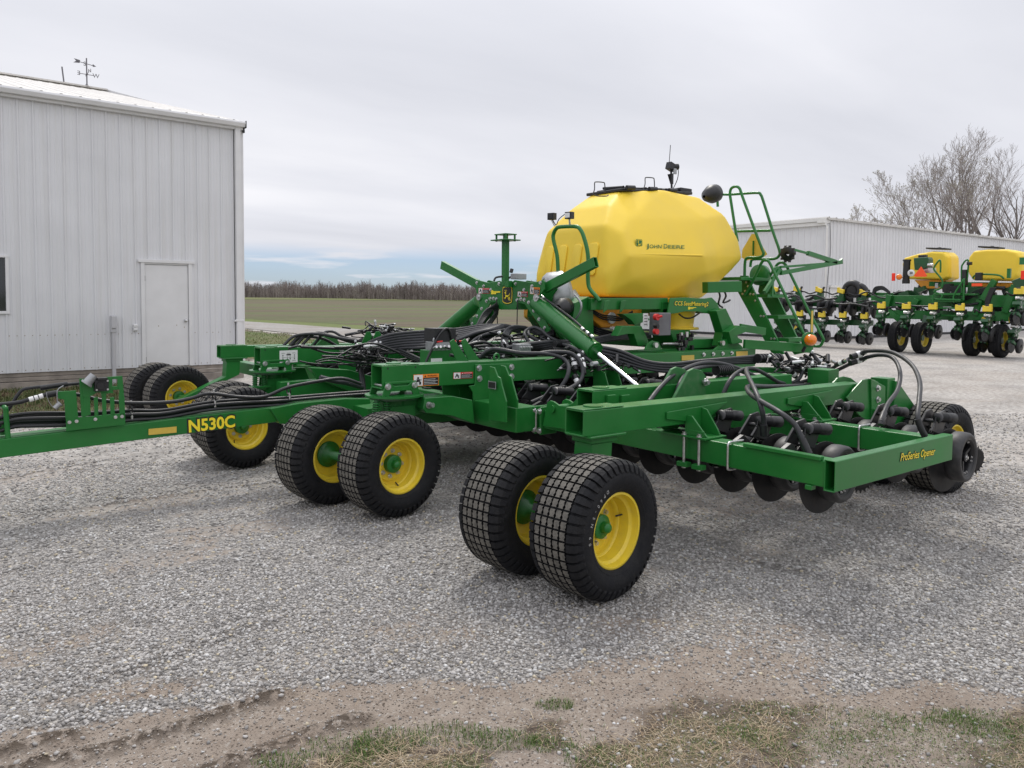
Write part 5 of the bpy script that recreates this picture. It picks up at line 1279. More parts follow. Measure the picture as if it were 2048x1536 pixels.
# middle faces
chain=['a1','a0','a2','f4','t1','t2','r1','r2','r3','r4','r5','r6','r7','b','a1']
for a,b_ in(('a2','f4'),('f4','t1'),('t1','t2'),('t2','r1'),('r1','r2'),('r2','r3'),('r3','r4'),('r4','r5'),('r5','r6'),('r6','r7'),('r7','b'),('b','a1')):
    fs.append((idx[a],idx[b_],idx[b_+'m'],idx[a+'m']))
fs.append((idx['a1'],idx['a0'],idx['a0m'],idx['a1m']));fs.append((idx['a0'],idx['a2'],idx['a2m'],idx['a0m']))
tm.add(vs,fs,0,True)
me_=bpy.data.meshes.new('seed_tank')
c=V((7.2,YC,1.7));me_.from_pydata([v-c for v in vs],[],fs);me_.materials.append(TANKY)
import bmesh
bm=bmesh.new()
for v in vs: bm.verts.new(v-c)
h_=bmesh.ops.convex_hull(bm,input=bm.verts)
bmesh.ops.delete(bm,geom=[g for g in set(h_['geom_interior']+h_['geom_unused']) if isinstance(g,bmesh.types.BMVert)],context='VERTS')
bmesh.ops.recalc_face_normals(bm,faces=bm.faces)
for f in bm.faces: f.smooth=True
bm.to_mesh(me_);bm.free()
tank=bpy.data.objects.new('seed_tank',me_);COL.objects.link(tank);WL[tank.name]=c;tank.parent=drill;tank.location=c-WL[drill.name]
rm=tank.modifiers.new('remesh','REMESH');rm.mode='VOXEL';rm.voxel_size=.028;rm.use_smooth_shade=True
sm2=tank.modifiers.new('soften','SMOOTH');sm2.factor=.5;sm2.iterations=9
# recessed-look pads on the front face (raised ribs moulded in)
mb=MB(TANKY);fx=X1-.004
a0_=tv['a0'];a2_=tv['a2']
def fxz(z): t=(z-a0_.z)/(a2_.z-a0_.z);return (a0_.x+(a2_.x-a0_.x)*t if t>0 else X1+(a0_.x-X1)*(z-tv['a1'].z)/(a0_.z-tv['a1'].z))-.004
def pad(y0,y1,z0,z1):
    mb.prism([(fxz(z),y,z) for y,z in((y0,z0+.03),(y0+.03,z0),(y1-.03,z0),(y1,z0+.03),(y1,z1-.03),(y1-.03,z1),(y0+.03,z1),(y0,z1-.03))],(-.022,0,0))
for yc_,w_ in((YC-.36,.16),(YC-.10,.14),(YC+.15,.14),(YC+.38,.12)): pad(yc_-w_/2,yc_+w_/2,1.93,2.30)
o=build('moulded_pad',mb,tank,bev=.02,seg=4,ang=30)
for f in o.data.polygons:f.use_smooth=True
# logo on the tank
up_=V((0,0,1))
def lp(px,py): return TK(px,py,.80)
p0=lp(1289,495.5);p1=lp(1368,496.5);yy=.81
def TKn(px,py): # noqa
    # point a hair outside the shield panel
    A_,B_,C_=tv['s2'],tv['s3'],tv['s4'];n_=(B_-A_).cross(C_-A_);d=ray(px,py);o=V((0,0,H_));return o+d*(n_.dot(A_-o)/n_.dot(d))
LG=LGREEN
mb=MB(TANKY);g0=TKn(1262,508);g1=TKn(1404,511);mb.tube([g0,g0.lerp(g1,.5)+V((0,.0,0)),g1],.012,8);build('moulded_ridge',mb,tank)
def run(s,pa,pb,h): textfit('tank_lettering',s,tank,pa,pb,up_,h,LG,offset=.012,n_off=.016)
run('J',TKn(1290,496.3),TKn(1295.5,496.4),.050);run('OHN',TKn(1297,496.3),TKn(1321,496.7),.040);run('D',TKn(1325.5,496.8),TKn(1333,496.9),.050);run('EERE',TKn(1334.5,496.9),TKn(1367,497.4),.040)
mb=MB(LGREEN,YLAB);c=TKn(1276,488.5)+V((0,-.016,0))
def rrect(sx,dy,mi):
    pts=[(-.8,1),(.8,1),(1,.8),(1,-.6),(.8,-.88),(0,-1),(-.8,-.88),(-1,-.6),(-1,.8)];mb.add([c+V((x*sx,dy,y*sx)) for x,y in pts],[tuple(range(len(pts)))],mi)
rrect(.054,0,0);rrect(.049,-.0012,1);rrect(.044,-.0024,0);deer(mb,c+V((.002,0,-.002)),(1,0,0),(0,0,1),.075,(0,-.004,0),1);build('deer_badge',mb,tank)
# lid, handles
mb=MB(BLK,STEEL)
t1=tv['t1'];t2=tv['t2'];zt=t1.z
lx0=t1.x-.02;lx1=tv['r1'].x-.05
mb.beam((lx0,YC,zt+.012),(lx1,YC,t2.z+.02),.60,.035);mb.beam((lx0+.1,YC,zt+.04),(lx1-.12,YC,t2.z+.055),.44,.04)
for t in(.04,.34,.62): 
    x_=lx0+(lx1-lx0)*t;z_=zt+(t2.z-zt)*t+.045;mb.cyl((x_,YC-.33,z_-.01),(x_+.13,YC-.33,z_),.026,n=12);mb.cyl((x_,YC-.28,z_),(x_+.05,YC+.1,z_+.03),.018,n=8)
mb.box((lx1-.06,YC-.1,t2.z+.06),(.22,.3,.05))
lid=build('tank_lid',mb,tank,bev=.008)
for px,py in((1189,382),(1290,372)):
    p=oy(px,py,YC-.28);mb=MB(BLKM);mb.tube([p+V((-.03,0,-.05)),p+V((0,0,.02)),p+V((.0,0,.09)),p+V((.03,0,.105)),p+V((.14,0,.11)),p+V((.16,0,.09)),p+V((.17,0,.0))],.0065,6);mb.tube([p+V((-.02,-.02,-.05)),p+V((.02,-.05,-.06)),p+V((.14,-.05,-.05)),p+V((.2,-.02,-.03))],.007,6);build('lid_handle',mb,tank)
# camera mast with whip antenna
mb=MB(BLK,ALU);p=oy(1344,368,YC-.05);q=oy(1342,337,YC-.05)
mb.cyl(p+V((0,0,-.1)),q,.014,n=8);mb.prism([p+V((-.06,0,.12)),p+V((.0,0,.0)),p+V((.03,0,.0)),p+V((.03,0,.14))],(0,.03,0));mb.box(q+V((.0,0,.02)),(.12,.08,.09),Matrix.Rotation(.3,3,'Y'));mb.cyl(q+V((.03,0,.02)),q+V((.10,-.03,.03)),.04,n=12)
mb.cyl(q+V((-.04,0,.03)),oy(1341,290,YC-.05),.005,n=6);mb.tube([q+V((.06,0,.03)),q+V((.14,0,-.0)),q+V((.13,0,-.12)),q+V((.05,0,-.25))],.006,6);mb.box(q+V((0.02,-.05,-.04)),(.05,.02,.07),None,1);P4('camera_mast',mb,.003)
# dark spout cap behind the tank
mb=MB(BLK);a=oy(1408,393,YC+.0);b_=oy(1445,382,YC+.0);mb.lathe([(0,.02),(.05,.08),(.16,.125),(.26,.12),(.30,.07),(.31,.001)],a,(b_-a),24);P4('filler_spout',mb,0)
# hopper below
mb=MB(ORAN,TANKY)
hx=5.75
mb.prism(PY(5.95,(1186,596),(1292,596),(1290,640),(1262,656),(1205,656),(1186,640)),(0,1.2,0));mb.prism(PY(5.95,(1292,596),(1345,596),(1335,632),(1292,632)),(0,1.2,0))
a=oy(1340,655,5.55);b_=oy(1395,655,5.55)
P4('tank_hopper',mb,.02,seg=2)
mb=MB(TANKY)
a=oy(1358,625,6.0);mb.lathe([(-.16,.34),(0,.19),(.17,.17),(.175,.235),(.20,.24),(.205,.18)],a,(0,0,-1),28);P4('metering_funnel',mb,.006)
# ---------------------------------------------------------------- work light hoop in front of the tank
def RD(l,X=None,Y=None): return [ox(a,b_,X) if X else oy(a,b_,Y) for a,b_ in l]
mb=MB(GREEN)
mb.tube(RD([(1117,585),(1116,540),(1114,510),(1107,480),(1107,468),(1112,458),(1120,454),(1150,453),(1160,458),(1168,475),(1176,510),(1176,560),(1180,578),(1192,592),(1200,603)],X=5.62),.022,10)
P4('light_hoop',mb,0)
for px,py in((1104,433),(1139,431)):
    mb=MB(BLK,STEEL,WHITE);c=ox(px,py,5.60);mb.box(c,(.06,.085,.075),Matrix.Rotation(.2,3,'Z'));mb.box(c+V((-.033,-.0,0)),(.004,.065,.05),Matrix.Rotation(.2,3,'Z'),2 if px>1120 else 0);mb.cyl(c+V((0,0,-.04)),ox(px+6 if px<1120 else px+1,452,5.62),.011,n=8,mi=1);P4('work_light',mb,.012,seg=2)
mb=MB(BLK);mb.tube(RD([(1104,436),(1112,450),(1118,438),(1130,428)],X=5.6),.005,6);P4('light_cable',mb,0)
# ---------------------------------------------------------------- blower
mb=MB(ALU,BLK)
bc=ox(1112,592,5.52)
mb.lathe([(-.16,.10),(-.15,.22),(-.10,.265),(.06,.265),(.11,.23),(.12,.12),(.07,.10),(.07,.02)],bc,(-.75,.45,-.15),32)
mb.lathe([(0,.13),(.10,.11),(.26,.10)],bc+V((.05,-.12,-.02)),(.4,-.5,-.6),18)
for k in range(6):
    a=k*1.047;ax_=V((-.75,.45,-.15)).normalized();x_=ax_.orthogonal().normalized();y_=ax_.cross(x_);r_=x_*math.cos(a)+y_*math.sin(a);mb.beam(bc+ax_*.122+r_*.05,bc+ax_*.115+r_*.22,.008,.02,up=ax_)
mb.tube(RD([(1150,590),(1162,606),(1160,625),(1150,640)],X=5.4),.012,8)
P4('blower',mb,.002)
mb=MB(ALU,BLK);mb.lathe([(0,.001),(0,.09),(.1,.10),(.18,.05)],ox(1133,612,5.35),(-1,-.3,-.2),16,1);P4('blower_motor',mb,0)
# ---------------------------------------------------------------- tank frame
mb=MB(GREEN,STEEL)
yf=5.60
mb.beam(oy(1175,608,yf+.25),oy(1328,607,yf+.12),.13,.125,hollow=0)
mb.beam(oy(1334,616,yf+.05),V((oy(1334,616,yf).x,7.4,oy(1334,616,yf).z)),.15,.13,hollow=.008);mb.beam(oy(1428,616,yf+.05),V((oy(1428,616,yf).x,7.4,oy(1428,616,yf).z)),.15,.13,hollow=.008)
pl=[(1341,596),(1372,595),(1410,597),(1424,595),(1432,603),(1440,617),(1424,630),(1416,627),(1395,623),(1370,623),(1350,627),(1335,628)]
mb.prism(PY(yf-.02,*pl),(0,.018,0));P4('tank_frame',mb,.003)
textfit('metering_lettering_edge','CCS SeedMetering2',drill,oy(1347.5,611,yf-.02),oy(1417.5,612.5,yf-.02),up_,.052,BLKL,shear=.15,offset=.028,n_off=.002)
textfit('metering_lettering','CCS SeedMetering2',drill,oy(1349,610.5,yf-.02),oy(1416,612,yf-.02),up_,.046,YLAB,shear=.15,offset=.008,n_off=.0035)
mb=MB(YLAB);a=oy(1376,619,yf-.02);mb.b2((a.x,yf-.023,a.z),(a.x+.03,yf-.0205,a.z+.03));mb.b2((a.x+.032,yf-.023,a.z+.018),(a.x+.14,yf-.0205,a.z+.026));mb.b2((a.x+.032,yf-.023,a.z+.006),(a.x+.09,yf-.0205,a.z+.013));P4('patent_label',mb,0)
mb=MB(GREEN,STEEL,DGREEN)
mb.prism(PY(5.85,(1150,606),(1178,593),(1186,600),(1188,690),(1155,690),(1146,640)),(0,.25,0))
mb.prism(PY(5.45,(1433,622),(1452,617),(1475,665),(1478,690),(1440,692),(1446,665)),(0,.12,0))
mb.prism(PY(5.40,(1440,690),(1437,684),(1448,679),(1455,678),(1470,680),(1484,692),(1488,700),(1424,702)),(0,.02,0))
mb.prism(PY(5.35,(1458,664),(1476,651),(1495,654),(1490,665),(1470,672),(1485,680),(1485,686),(1464,688)),(0,.10,0))
mb.beam(oy(1480,655,5.5),oy(1530,663,5.5),.03,.09)
c=oy(1443,686,5.39);mb.cyl(c,c+V((0,-.03,0)),.028,n=16,mi=1)
mb.prism(PY(5.40,(1290,700),(1296,686),(1306,681),(1318,684),(1324,700)),(0,.02,0));c=oy(1309,690,5.39);mb.cyl(c,c+V((0,-.03,0)),.028,n=16,mi=1)
mb.prism(PY(5.5,(1235,672),(1245,652),(1283,652),(1293,672),(1300,690),(1276,692),(1268,668),(1256,668)),(0,.1,0))
mb.b2((5.7,5.6,1.02),(7.6,5.75,1.12));mb.b2((6.9,5.6,1.1),(7.6,7.0,1.22));mb.b2((7.5,7.0,1.1),(7.65,7.15,1.72));mb.b2((6.1,7.0,1.0),(6.25,7.15,1.72))
mb.prism(PY(5.7,(1245,628),(1290,626),(1300,640),(1270,650),(1262,640)),(0,.1,0))
for px in(1210,1243): mb.prism(PY(5.70,(px,602),(px+10,600),(px+4,620),(px-3,626)),(0,.012,0))
P4('tank_support',mb,.003)
strip(5.298,((1363,711),(1388,710),(1388,720),(1363,721)),REFL,'reflector');strip(5.298,((1472,703),(1495,702),(1495,711),(1472,713)),REFL,'reflector')
mb=MB(STEEL)
for px,py in((1407,709),(1426,708),(1445,707),(1463,706)): mb.bolt(oy(px,py,5.298),(0,-1,0),.016,.02)
P4('frame_bolts',mb,0)
# electronics box and switch
mb=MB(ALUD,BLK,REDP,WHITE);p=oy(1320,648,5.45);mb.box(p,(.19,.14,.24));q=oy(1310,634,5.37);mb.cyl(q,q+V((0,-.04,0)),.034,n=14,mi=2);mb.cyl(q+V((0,-.03,0)),q+V((.05,-.05,.01)),.014,n=8,mi=2);q=oy(1309,663,5.37);mb.cyl(q,q+V((0,-.04,0)),.03,n=14,mi=2);q=oy(1309,652,5.37);mb.cyl(q,q+V((0,-.05,0)),.022,n=12,mi=1)
P4('battery_switch_box',mb,.01)
mb=MB(WHITE,BLKL);p=oy(1291,640,5.5);mb.box(p,(.075,.004,.14))
for i in range(4): mb.box(p+V((0,-.0035,.045-i*.03)),(.05,.001,.006),None,1)
P4('instruction_plate',mb,0)
mb=MB(WHITE);a=oy(1222,636,5.93);mb.cyl(a,a+V((0,-.02,0)),.062,n=20);a=oy(1222,657,5.9);mb.cyl(a,a+V((0,-.05,0)),.022,n=12);P4('round_gauge',mb,0)
# hydraulic block and meters under the funnel
mb=MB(GREEN,STEEL,BLK)
mb.prism(PY(5.75,(1340,660),(1380,660),(1380,690),(1350,690)),(0,.3,0));rr=random.Random(8)
for k in range(26):
    p=oy(rr.uniform(1355,1385),rr.uniform(668,700),5.5+rr.uniform(0,.2));mb.box(p,(rr.uniform(.02,.06),rr.uniform(.02,.05),rr.uniform(.02,.06)),None,2 if rr.random()<.75 else 1)
for k in range(5): p=oy(1325+k*7,688,5.6);mb.cyl(p,p+V((.1,0,0)),.014,n=8,mi=1)
P4('meter_drive',mb,.002)
# ---------------------------------------------------------------- ladder
XL=8.55
mb=MB(GREEN,STEEL,GREENTOP)
L0=ox(1487,560,XL);L1=ox(1580,712,XL)
def rp(px,py): return (1300+px/6.827,560+py/6.827)
st1=[rp(*q) for q in((1190,150),(1230,-60),(1330,-60),(1385,80),(1830,1010),(1690,1040),(1640,970))]
mb.prism(PX(XL,*st1),(.03,0,0));mb.prism([p+V((.46,0,0.0)) for p in PX(XL,*st1)],(.03,0,0))
lad=P4('ladder',mb,.003)
for (qx,qy) in((1440,190),(1580,480),(1720,790)):
    a=ox(*rp(qx,qy),XL);mb=MB(GREEN,GREENTOP);mb.b2((XL+.031,a.y-.16,a.z-.045),(XL+.459,a.y+.02,a.z-.004));mb.b2((XL+.031,a.y-.162,a.z-.003),(XL+.459,a.y+.022,a.z+.001),1);build('ladder_step',mb,lad,bev=.004)
mb=MB(STEEL)
for q in((1340,85),(1300,150),(1370,192),(1413,195),(1435,283),(1512,493),(1553,495),(1655,800),(1700,802),(1265,190),(1315,28)): mb.bolt(ox(*rp(*q),XL-.001),(-1,0,0),.011,.012)
build('ladder_bolts',mb,lad)
def z2(x,y): return (1480+x/5.1214,420+y/5.12)
def rail_(pts,X,r=.0185,nm='handrail'):
    mb=MB(GREEN);mb.tube([ox(px,py,X if isinstance(X,(int,float)) else X[i]) for i,(px,py) in enumerate(pts)],r,10);P4(nm,mb,0)
def z7(x,y): return (1050+x/3.151,280+y/3.15)
rail_([z7(*q) for q in((1340,640),(1325,560),(1300,400),(1292,340),(1300,305),(1328,293),(1352,305),(1368,350),(1430,520),(1495,690),(1503,715),(1490,735),(1450,742),(1405,742),(1388,760),(1384,830),(1384,900))],XL)
rail_([z7(*q) for q in((1215,420),(1215,370),(1240,345),(1300,343),(1460,333),(1485,345),(1500,380),(1560,570),(1603,695),(1600,730),(1575,748),(1520,750),(1440,752),(1425,765),(1420,800))],XL+.48)
rail_([z7(1335,575),z7(1440,572),z7(1548,570)],XL+.3)
rail_([z2(*q) for q in((50,870),(110,770),(205,570),(235,522),(265,515),(300,535),(370,680),(640,1240),(660,1290),(690,1330))],XL-.02)
rail_([z2(*q) for q in((235,790),(330,640),(380,560),(420,538),(455,550),(500,620),(700,1030),(845,1300),(850,1340),(830,1380),(790,1395),(560,1370))],XL+.5)
mb=MB(GREEN,DGREEN);mb.beam(oy(1410,575,5.75),oy(1478,573,5.6),.12,.13,hollow=0);mb.b2((8.3,5.9,1.93),(9.0,6.9,1.97));mb.lathe([(-.04,.001),(-.04,.14),(.04,.14),(.04,.001)],ox(1520,550,9.0),(1,0,0),28);P4('platform',mb,.004)
# low rear bar, flashing lamp, reflector
mb=MB(GREEN);mb.beam(oy(1488,688,5.25),oy(1624,697,4.9),.05,.105);P4('rear_bar',mb,.004)
mb=MB(AMBER,BLK,GREEN,REFL);c=oy(1622,680,4.78)
mb.lathe([(-.06,.001),(-.055,.04),(-.02,.062),(.03,.066)],c,(.5,.8,0),24,0);mb.lathe([(.03,.066),(.035,.09),(.06,.09),(.061,.001)],c,(.5,.8,0),24,2);mb.cyl(c+V((0,.05,-.04)),c+V((0,.1,-.14)),.02,n=8,mi=1)
lo_=P4('turn_lamp',mb,0)
mb=MB(GREEN,REFL);p0=oy(1622,625,4.8);mb.box(oy(1624,645,4.8),(.05,.008,.30));mb.box(oy(1624,643,4.79),(.034,.006,.245),None,1);P4('reflector',mb,0)
# slow sign seen from behind (yellow diamond) and folded marker arm
mb=MB(REFL,GREEN)
mb.prism(PX(9.0,z7(1428,592),z7(1450,592),z7(1527,720),z7(1505,735),z7(1395,760),z7(1365,740),z7(1370,690)),(.004,0,0));mb.beam(ox(*z7(1440,635),8.99),ox(*z7(1438,725),8.99),.03,.01,up=(0,1,0),mi=1);P4('slow_vehicle_sign',mb,0)
mb=MB(GREEN,STEEL,BLK)
YM=5.7
def m7(x,y): return oy(*z7(x,y),YM)
mb.beam(m7(1690,690),m7(1785,715),.03,.03);mb.beam(m7(1780,712),m7(1960,770),.045,.06);mb.beam(m7(1995,768),m7(1610,838),.045,.055);mb.beam(m7(1610,800),m7(1900,778),.03,.03);mb.prism([m7(1900,765),m7(1980,768),m7(2003,745),m7(2000,778),m7(1975,785),m7(1880,800)],(0,.03,0))
mb.beam(m7(1600,820),m7(1510,960),.04,.05);mb.beam(m7(1560,860),m7(1555,985),.03,.04);mb.prism([m7(1580,800),m7(1610,795),m7(1630,830),m7(1600,845),m7(1570,835)],(0,.05,0))
mb.lathe([(-.02,.03),(-.012,.095),(0,.10),(.012,.095),(.03,.03)],m7(1655,718),(1,.1,.2),18,2)
for k in range(10):
    a=k*.628;c=m7(1655,718);mb.box(c+V((-.0,.1*math.cos(a),.1*math.sin(a))),(.03,.03,.03),None,2)
mb.cyl(m7(1655,712),m7(1700,705),.02,n=8,mi=2)
P4('marker_arm',mb,.003)
# ---------------------------------------------------------------- hoses over the frame
def hs(Y,pts,r=.019,m_=HOSE,nm='air_hose'): return hz(nm,[oy(p[0],p[1],p[2] if len(p)>2 else Y) for p in pts],r,m_)
hs(4.6,[(960,715,5.6),(985,698,5.5),(1040,706,5.3),(1095,708,5.2),(1130,720,5.1),(1137,745,5.0),(1118,778,5.0),(1085,795,5.0),(1062,805,5.0)])
hs(4.6,[(965,708,5.6),(1000,702,5.5),(1060,709,5.3),(1100,704,5.2),(1145,708,5.1),(1165,735,5.0),(1160,762,4.95),(1130,782,4.9),(1112,790,4.9),(1108,803,4.9)])
hs(5.8,[(1195,735,5.0),(1180,722,5.1),(1165,710,5.2),(1145,695,5.3),(1120,688,5.6),(1090,687,5.8),(1060,672,5.9),(1058,662,6.0),(1068,655,6.0),(1085,662,5.9),(1100,675,5.8),(1140,692,5.6)])
hs(5.8,[(1150,702,5.4),(1110,700,5.7),(1070,694,5.8),(1050,672,5.9),(1052,662,6.0),(1062,656,6.0)])
for k in range(4): hs(6,[(1060-3*k,658-1*k,6.1),(1035-3*k,656-k,6.1),(1020-3*k,662,6.1),(1014-3*k,680,6.0),(1016-3*k,694,5.9),(1030-k,704,5.8)],.017)
for k in range(7):
    hs(6.2,[(700+6*k,716-5*k,7.4),(790,698-5*k,7.2),(850+10*k,695-6*k,6.9),(910+8*k,682-5*k,6.7),(960+6*k,664-2.2*k,6.5),(1010,657-k,6.4),(1060,657+k,6.3),(1110,662+3*k,6.0)],.0185)
for k in range(6):
    hs(6.2,[(880+9*k,720-3*k,6.5),(930+8*k,696-3*k,6.4),(955+8*k,676-2*k,6.4),(990+5*k,664-k,6.3),(1040,655+2*k,6.3)],.018)
for k in range(4):
    hs(5,[(1170+5*k,690+6*k,5.2),(1200,694+6*k,5.1),(1240,702+7*k,5.0),(1290,722+5*k,4.8),(1340,728+5*k,4.6),(1400,722+5*k,4.4),(1450,718+3*k,4.2),(1510,713+4*k,4.1)],.017)
# over near wing
YW=3.8
hs(YW,[(1298,803,3.6),(1320,775,3.7),(1350,748,3.8),(1395,728,3.9),(1435,726,3.9),(1480,738,3.9),(1530,762,3.8),(1560,770,3.8),(1600,765,3.8),(1640,750,3.8),(1650,738,3.8)],.0165)
hs(YW,[(1350,800,3.7),(1358,770,3.7),(1375,745,3.8),(1410,733,3.9),(1450,733,3.9),(1495,748,3.9),(1530,768,3.8),(1590,774,3.8),(1628,762,3.8),(1642,748,3.8)],.0165)
hs(YW,[(1446,790,3.5),(1460,760,3.5),(1480,742,3.6),(1505,737,3.6),(1530,748,3.6),(1560,765,3.7),(1585,765,3.8),(1600,755,3.8),(1607,735,3.8)],.0165)
hs(3.0,[(1493,738,3.6),(1493,745,3.3),(1500,760,3.1),(1512,785,2.9),(1523,815,2.8),(1528,845,2.8),(1528,872,2.8)],.0165)
hs(3.0,[(1660,760,3.8),(1610,770,3.7),(1540,773,3.5),(1500,772,3.3),(1495,780,3.1),(1510,795,2.9),(1560,825,2.6),(1590,850,2.5),(1605,880,2.45),(1617,905,2.42)],.0165)
hs(3.4,[(1655,742,3.8),(1690,722,3.6),(1722,707,3.3),(1736,702,3.2),(1782,704,2.95),(1821,727,2.7),(1839,762,2.5),(1838,805,2.38),(1836,837,2.32),(1850,873,2.28)],.0165)
hs(3.4,[(1655,750,3.8),(1690,733,3.6),(1720,719,3.35),(1757,710,3.15),(1786,716,3.0),(1800,744,2.85),(1795,780,2.75),(1775,809,2.68),(1762,844,2.6)],.0165)
hz('hose_cuff',[oy(1835,838,2.32),oy(1842,857,2.3),oy(1850,873,2.28)],.022,BLK);hz('hose_cuff',[oy(1768,826,2.64),oy(1763,840,2.61),oy(1761,850,2.6)],.022,BLK)
hz('hose_cuff',[oy(1527,850,2.8),oy(1528,872,2.8)],.024,BLK);hz('hose_cuff',[oy(1604,878,2.455),oy(1618,908,2.41)],.023,BLK);hz('hose_cuff',[oy(1658,820,3.22),oy(1672,850,3.1)],.024,BLK)
hs(3.3,[(1655,800,3.3),(1662,820,3.2),(1672,850,3.1)],.02)
hs(4,[(1560,733,4.0),(1590,742,3.9),(1615,748,3.9),(1640,765,3.8)],.016)
# far wing and centre
for k in range(4): hs(9,[(565+12*k,694,9.3),(590+14*k,672-k*2,9.3),(640+10*k,668+2*k,9.2),(690+5*k,678+2*k,9.0),(740,684-3*k,8.8),(790+8*k,688-4*k,8.4),(860,694-6*k,8.0)],.019)
hs(9,[(583,695,9.4),(595,678,9.4),(620,673,9.4),(650,679,9.3),(678,695,9.3)],.02)
hs(9,[(625,695,9.4),(645,668,9.3),(665,663,9.3),(690,675,9.2),(740,683,9.0),(790,690,8.6)],.019)
hs(9,[(690,670,8.9),(740,663,8.8),(790,672,8.5),(830,690,8.2),(850,698,8.0)],.019);hs(9,[(770,655,8.8),(800,663,8.6),(850,682,8.2),(890,690,7.9)],.017)
hs(7,[(660,800,7.0),(640,830,7.0)],.01,HOSEB)
hs(7,[(718,710,7.3),(722,740,7.2),(726,775,7.1),(725,790,7.0)],.03,HOSEB,'hose_bundle')
hs(7,[(725,775,6.9),(690,765,6.8),(668,762,6.8),(640,755,6.8)],.025,HOSE,'hose_bundle')
for k in range(3): hs(7,[(780,690+4*k,7.3),(815,706+4*k,7.0),(850,722+3*k,6.6),(880,735,6.2)],.014,HOSEB,'hydraulic_hose')
for k in range(12):
    rr=random.Random(50+k);x0=rr.uniform(880,1100);y0=rr.uniform(668,712);Yq=rr.uniform(5.7,6.4)
    hs(Yq,[(x0,y0),(x0+rr.uniform(15,40),y0+rr.uniform(-10,8)),(x0+rr.uniform(50,90),y0+rr.uniform(-6,12)),(x0+rr.uniform(100,140),y0+rr.uniform(-4,16))],rr.uniform(.008,.015),HOSEB,'hydraulic_hose')
for k in range(9):
    rr=random.Random(90+k);x0=rr.uniform(560,760);y0=rr.uniform(690,730);Yq=rr.uniform(6.8,7.4)
    hs(Yq,[(x0,y0),(x0+30,y0+rr.uniform(-8,8)),(x0+80,y0+rr.uniform(-8,10)),(x0+rr.uniform(110,150),y0+rr.uniform(-4,12))],rr.uniform(.008,.015),HOSEB,'hydraulic_hose')
# large bundle loop behind the tower's left leg
for k in range(5): hs(6.6,[(935+3*k,690,6.7),(950+3*k,660-2*k,6.7),(968+3*k,625,6.8),(985+2*k,615-2*k,6.8),(990+k,628,6.8),(975+2*k,645,6.7),(958+2*k,675,6.6)],.015,HOSEB,'hose_bundle')
for k in range(5): 
    p=ox(948+k*28,672,XT);mb=MB(BLK);mb.torus(p+V((0,0,-.01)),(.5,.8,.1),.07,.004,20,5);P4('cable_tie',mb,0)
for k in range(4): hs(6,[(1000,700,5.9),(1040+10*k,690+3*k,5.8),(1100,684+4*k,5.7),(1170,680+3*k,5.7),(1240,668+3*k,5.8),(1300,668+2*k,6.0)],.02,HOSE)
for k in range(4): hs(6,[(1150,660+6*k,6.0),(1175,648+5*k,6.1),(1200,658+4*k,6.0),(1240,668+4*k,6.0)],.012,HOSEB)
for k in range(3): hs(5.9,[(1186,620+3*k),(1205,630+4*k),(1225,632+4*k),(1243,634+3*k),(1265,622+2*k)],.008,HOSEB)
hs(5.7,[(1358,628),(1370,636),(1385,635),(1400,625)],.01,HOSEB);hs(5.8,[(1436,580),(1440,592),(1437,608),(1445,615)],.012,HOSEB);hs(5.8,[(1448,582),(1452,592),(1446,605),(1455,603),(1460,600)],.012,HOSEB)
# hose ends with white tags (distribution points)
def tagpile(px,py,Y,w_,h_,n,seed,nm='manifold'):
    rr=random.Random(seed);mb=MB(BLK,WHITE,CLAMP,CLAMP)
    for k in range(n):
        x=px+rr.gauss(0,w_);y=py+rr.gauss(0,h_);p=oy(x,y,Y+rr.uniform(-.12,.12));a=V((rr.gauss(0,1),rr.gauss(0,1),rr.gauss(0,.5))).normalized()
        L_=rr.uniform(.04,.12);mi=rr.choice((0,0,0,0,0,1,2,0,0,3));r_=rr.uniform(.009,.02);mb.cyl(p,p+a*L_,r_,n=8,mi=mi)
        if rr.random()<.35: mb.cyl(p+a*L_,p+a*(L_+.025),r_*.8,n=6,mi=rr.choice((1,2)))
    for k in range(n//3):
        x=px+rr.gauss(0,w_);y=py+rr.gauss(0,h_);p=oy(x,y,Y);mb.tube([p,p+V((rr.gauss(0,.05),rr.gauss(0,.05),rr.uniform(0,.06))),p+V((rr.gauss(0,.1),rr.gauss(0,.1),rr.uniform(-.02,.05))),p+V((rr.gauss(0,.14),rr.gauss(0,.14),-.03))],.008,6)
    P4(nm,mb,0)
tagpile(1610,728,3.9,26,8,60,1);tagpile(770,662,8.7,22,6,48,2);tagpile(905,688,6.9,20,10,60,3);tagpile(735,706,7.1,16,10,50,4);tagpile(1150,722,5.25,12,14,34,5);tagpile(1000,700,6.0,30,10,40,6);tagpile(1090,690,5.9,34,8,40,7);tagpile(830,690,7.6,22,8,30,8);tagpile(1225,730,5.0,30,5,18,9)
def sleeve(p0,p1,Y0,Y1,r,tag=True):
    a=oy(*p0,Y0);b_=oy(*p1,Y1);mb=MB(BLK,WHITE,STEEL);d=(b_-a).normalized();mb.cyl(a,b_,r,n=14);mb.cyl(b_,b_+d*.03,r*.8,n=12,mi=2)
    L_=(b_-a).length
    if tag: mb.cyl(a+d*L_*.45,a+d*L_*.8,r*1.06,n=14,mi=1)
    P4('hose_coupling',mb,0)
sleeve((1702,714),(1725,706),3.35,3.3,.027);sleeve((1700,726),(1725,718),3.4,3.35,.027);sleeve((1672,730),(1690,722),3.6,3.5,.022);sleeve((1628,756),(1646,742),3.8,3.8,.03);sleeve((1592,722),(1604,732),3.9,3.9,.027);sleeve((1580,740),(1590,752),3.85,3.85,.025)
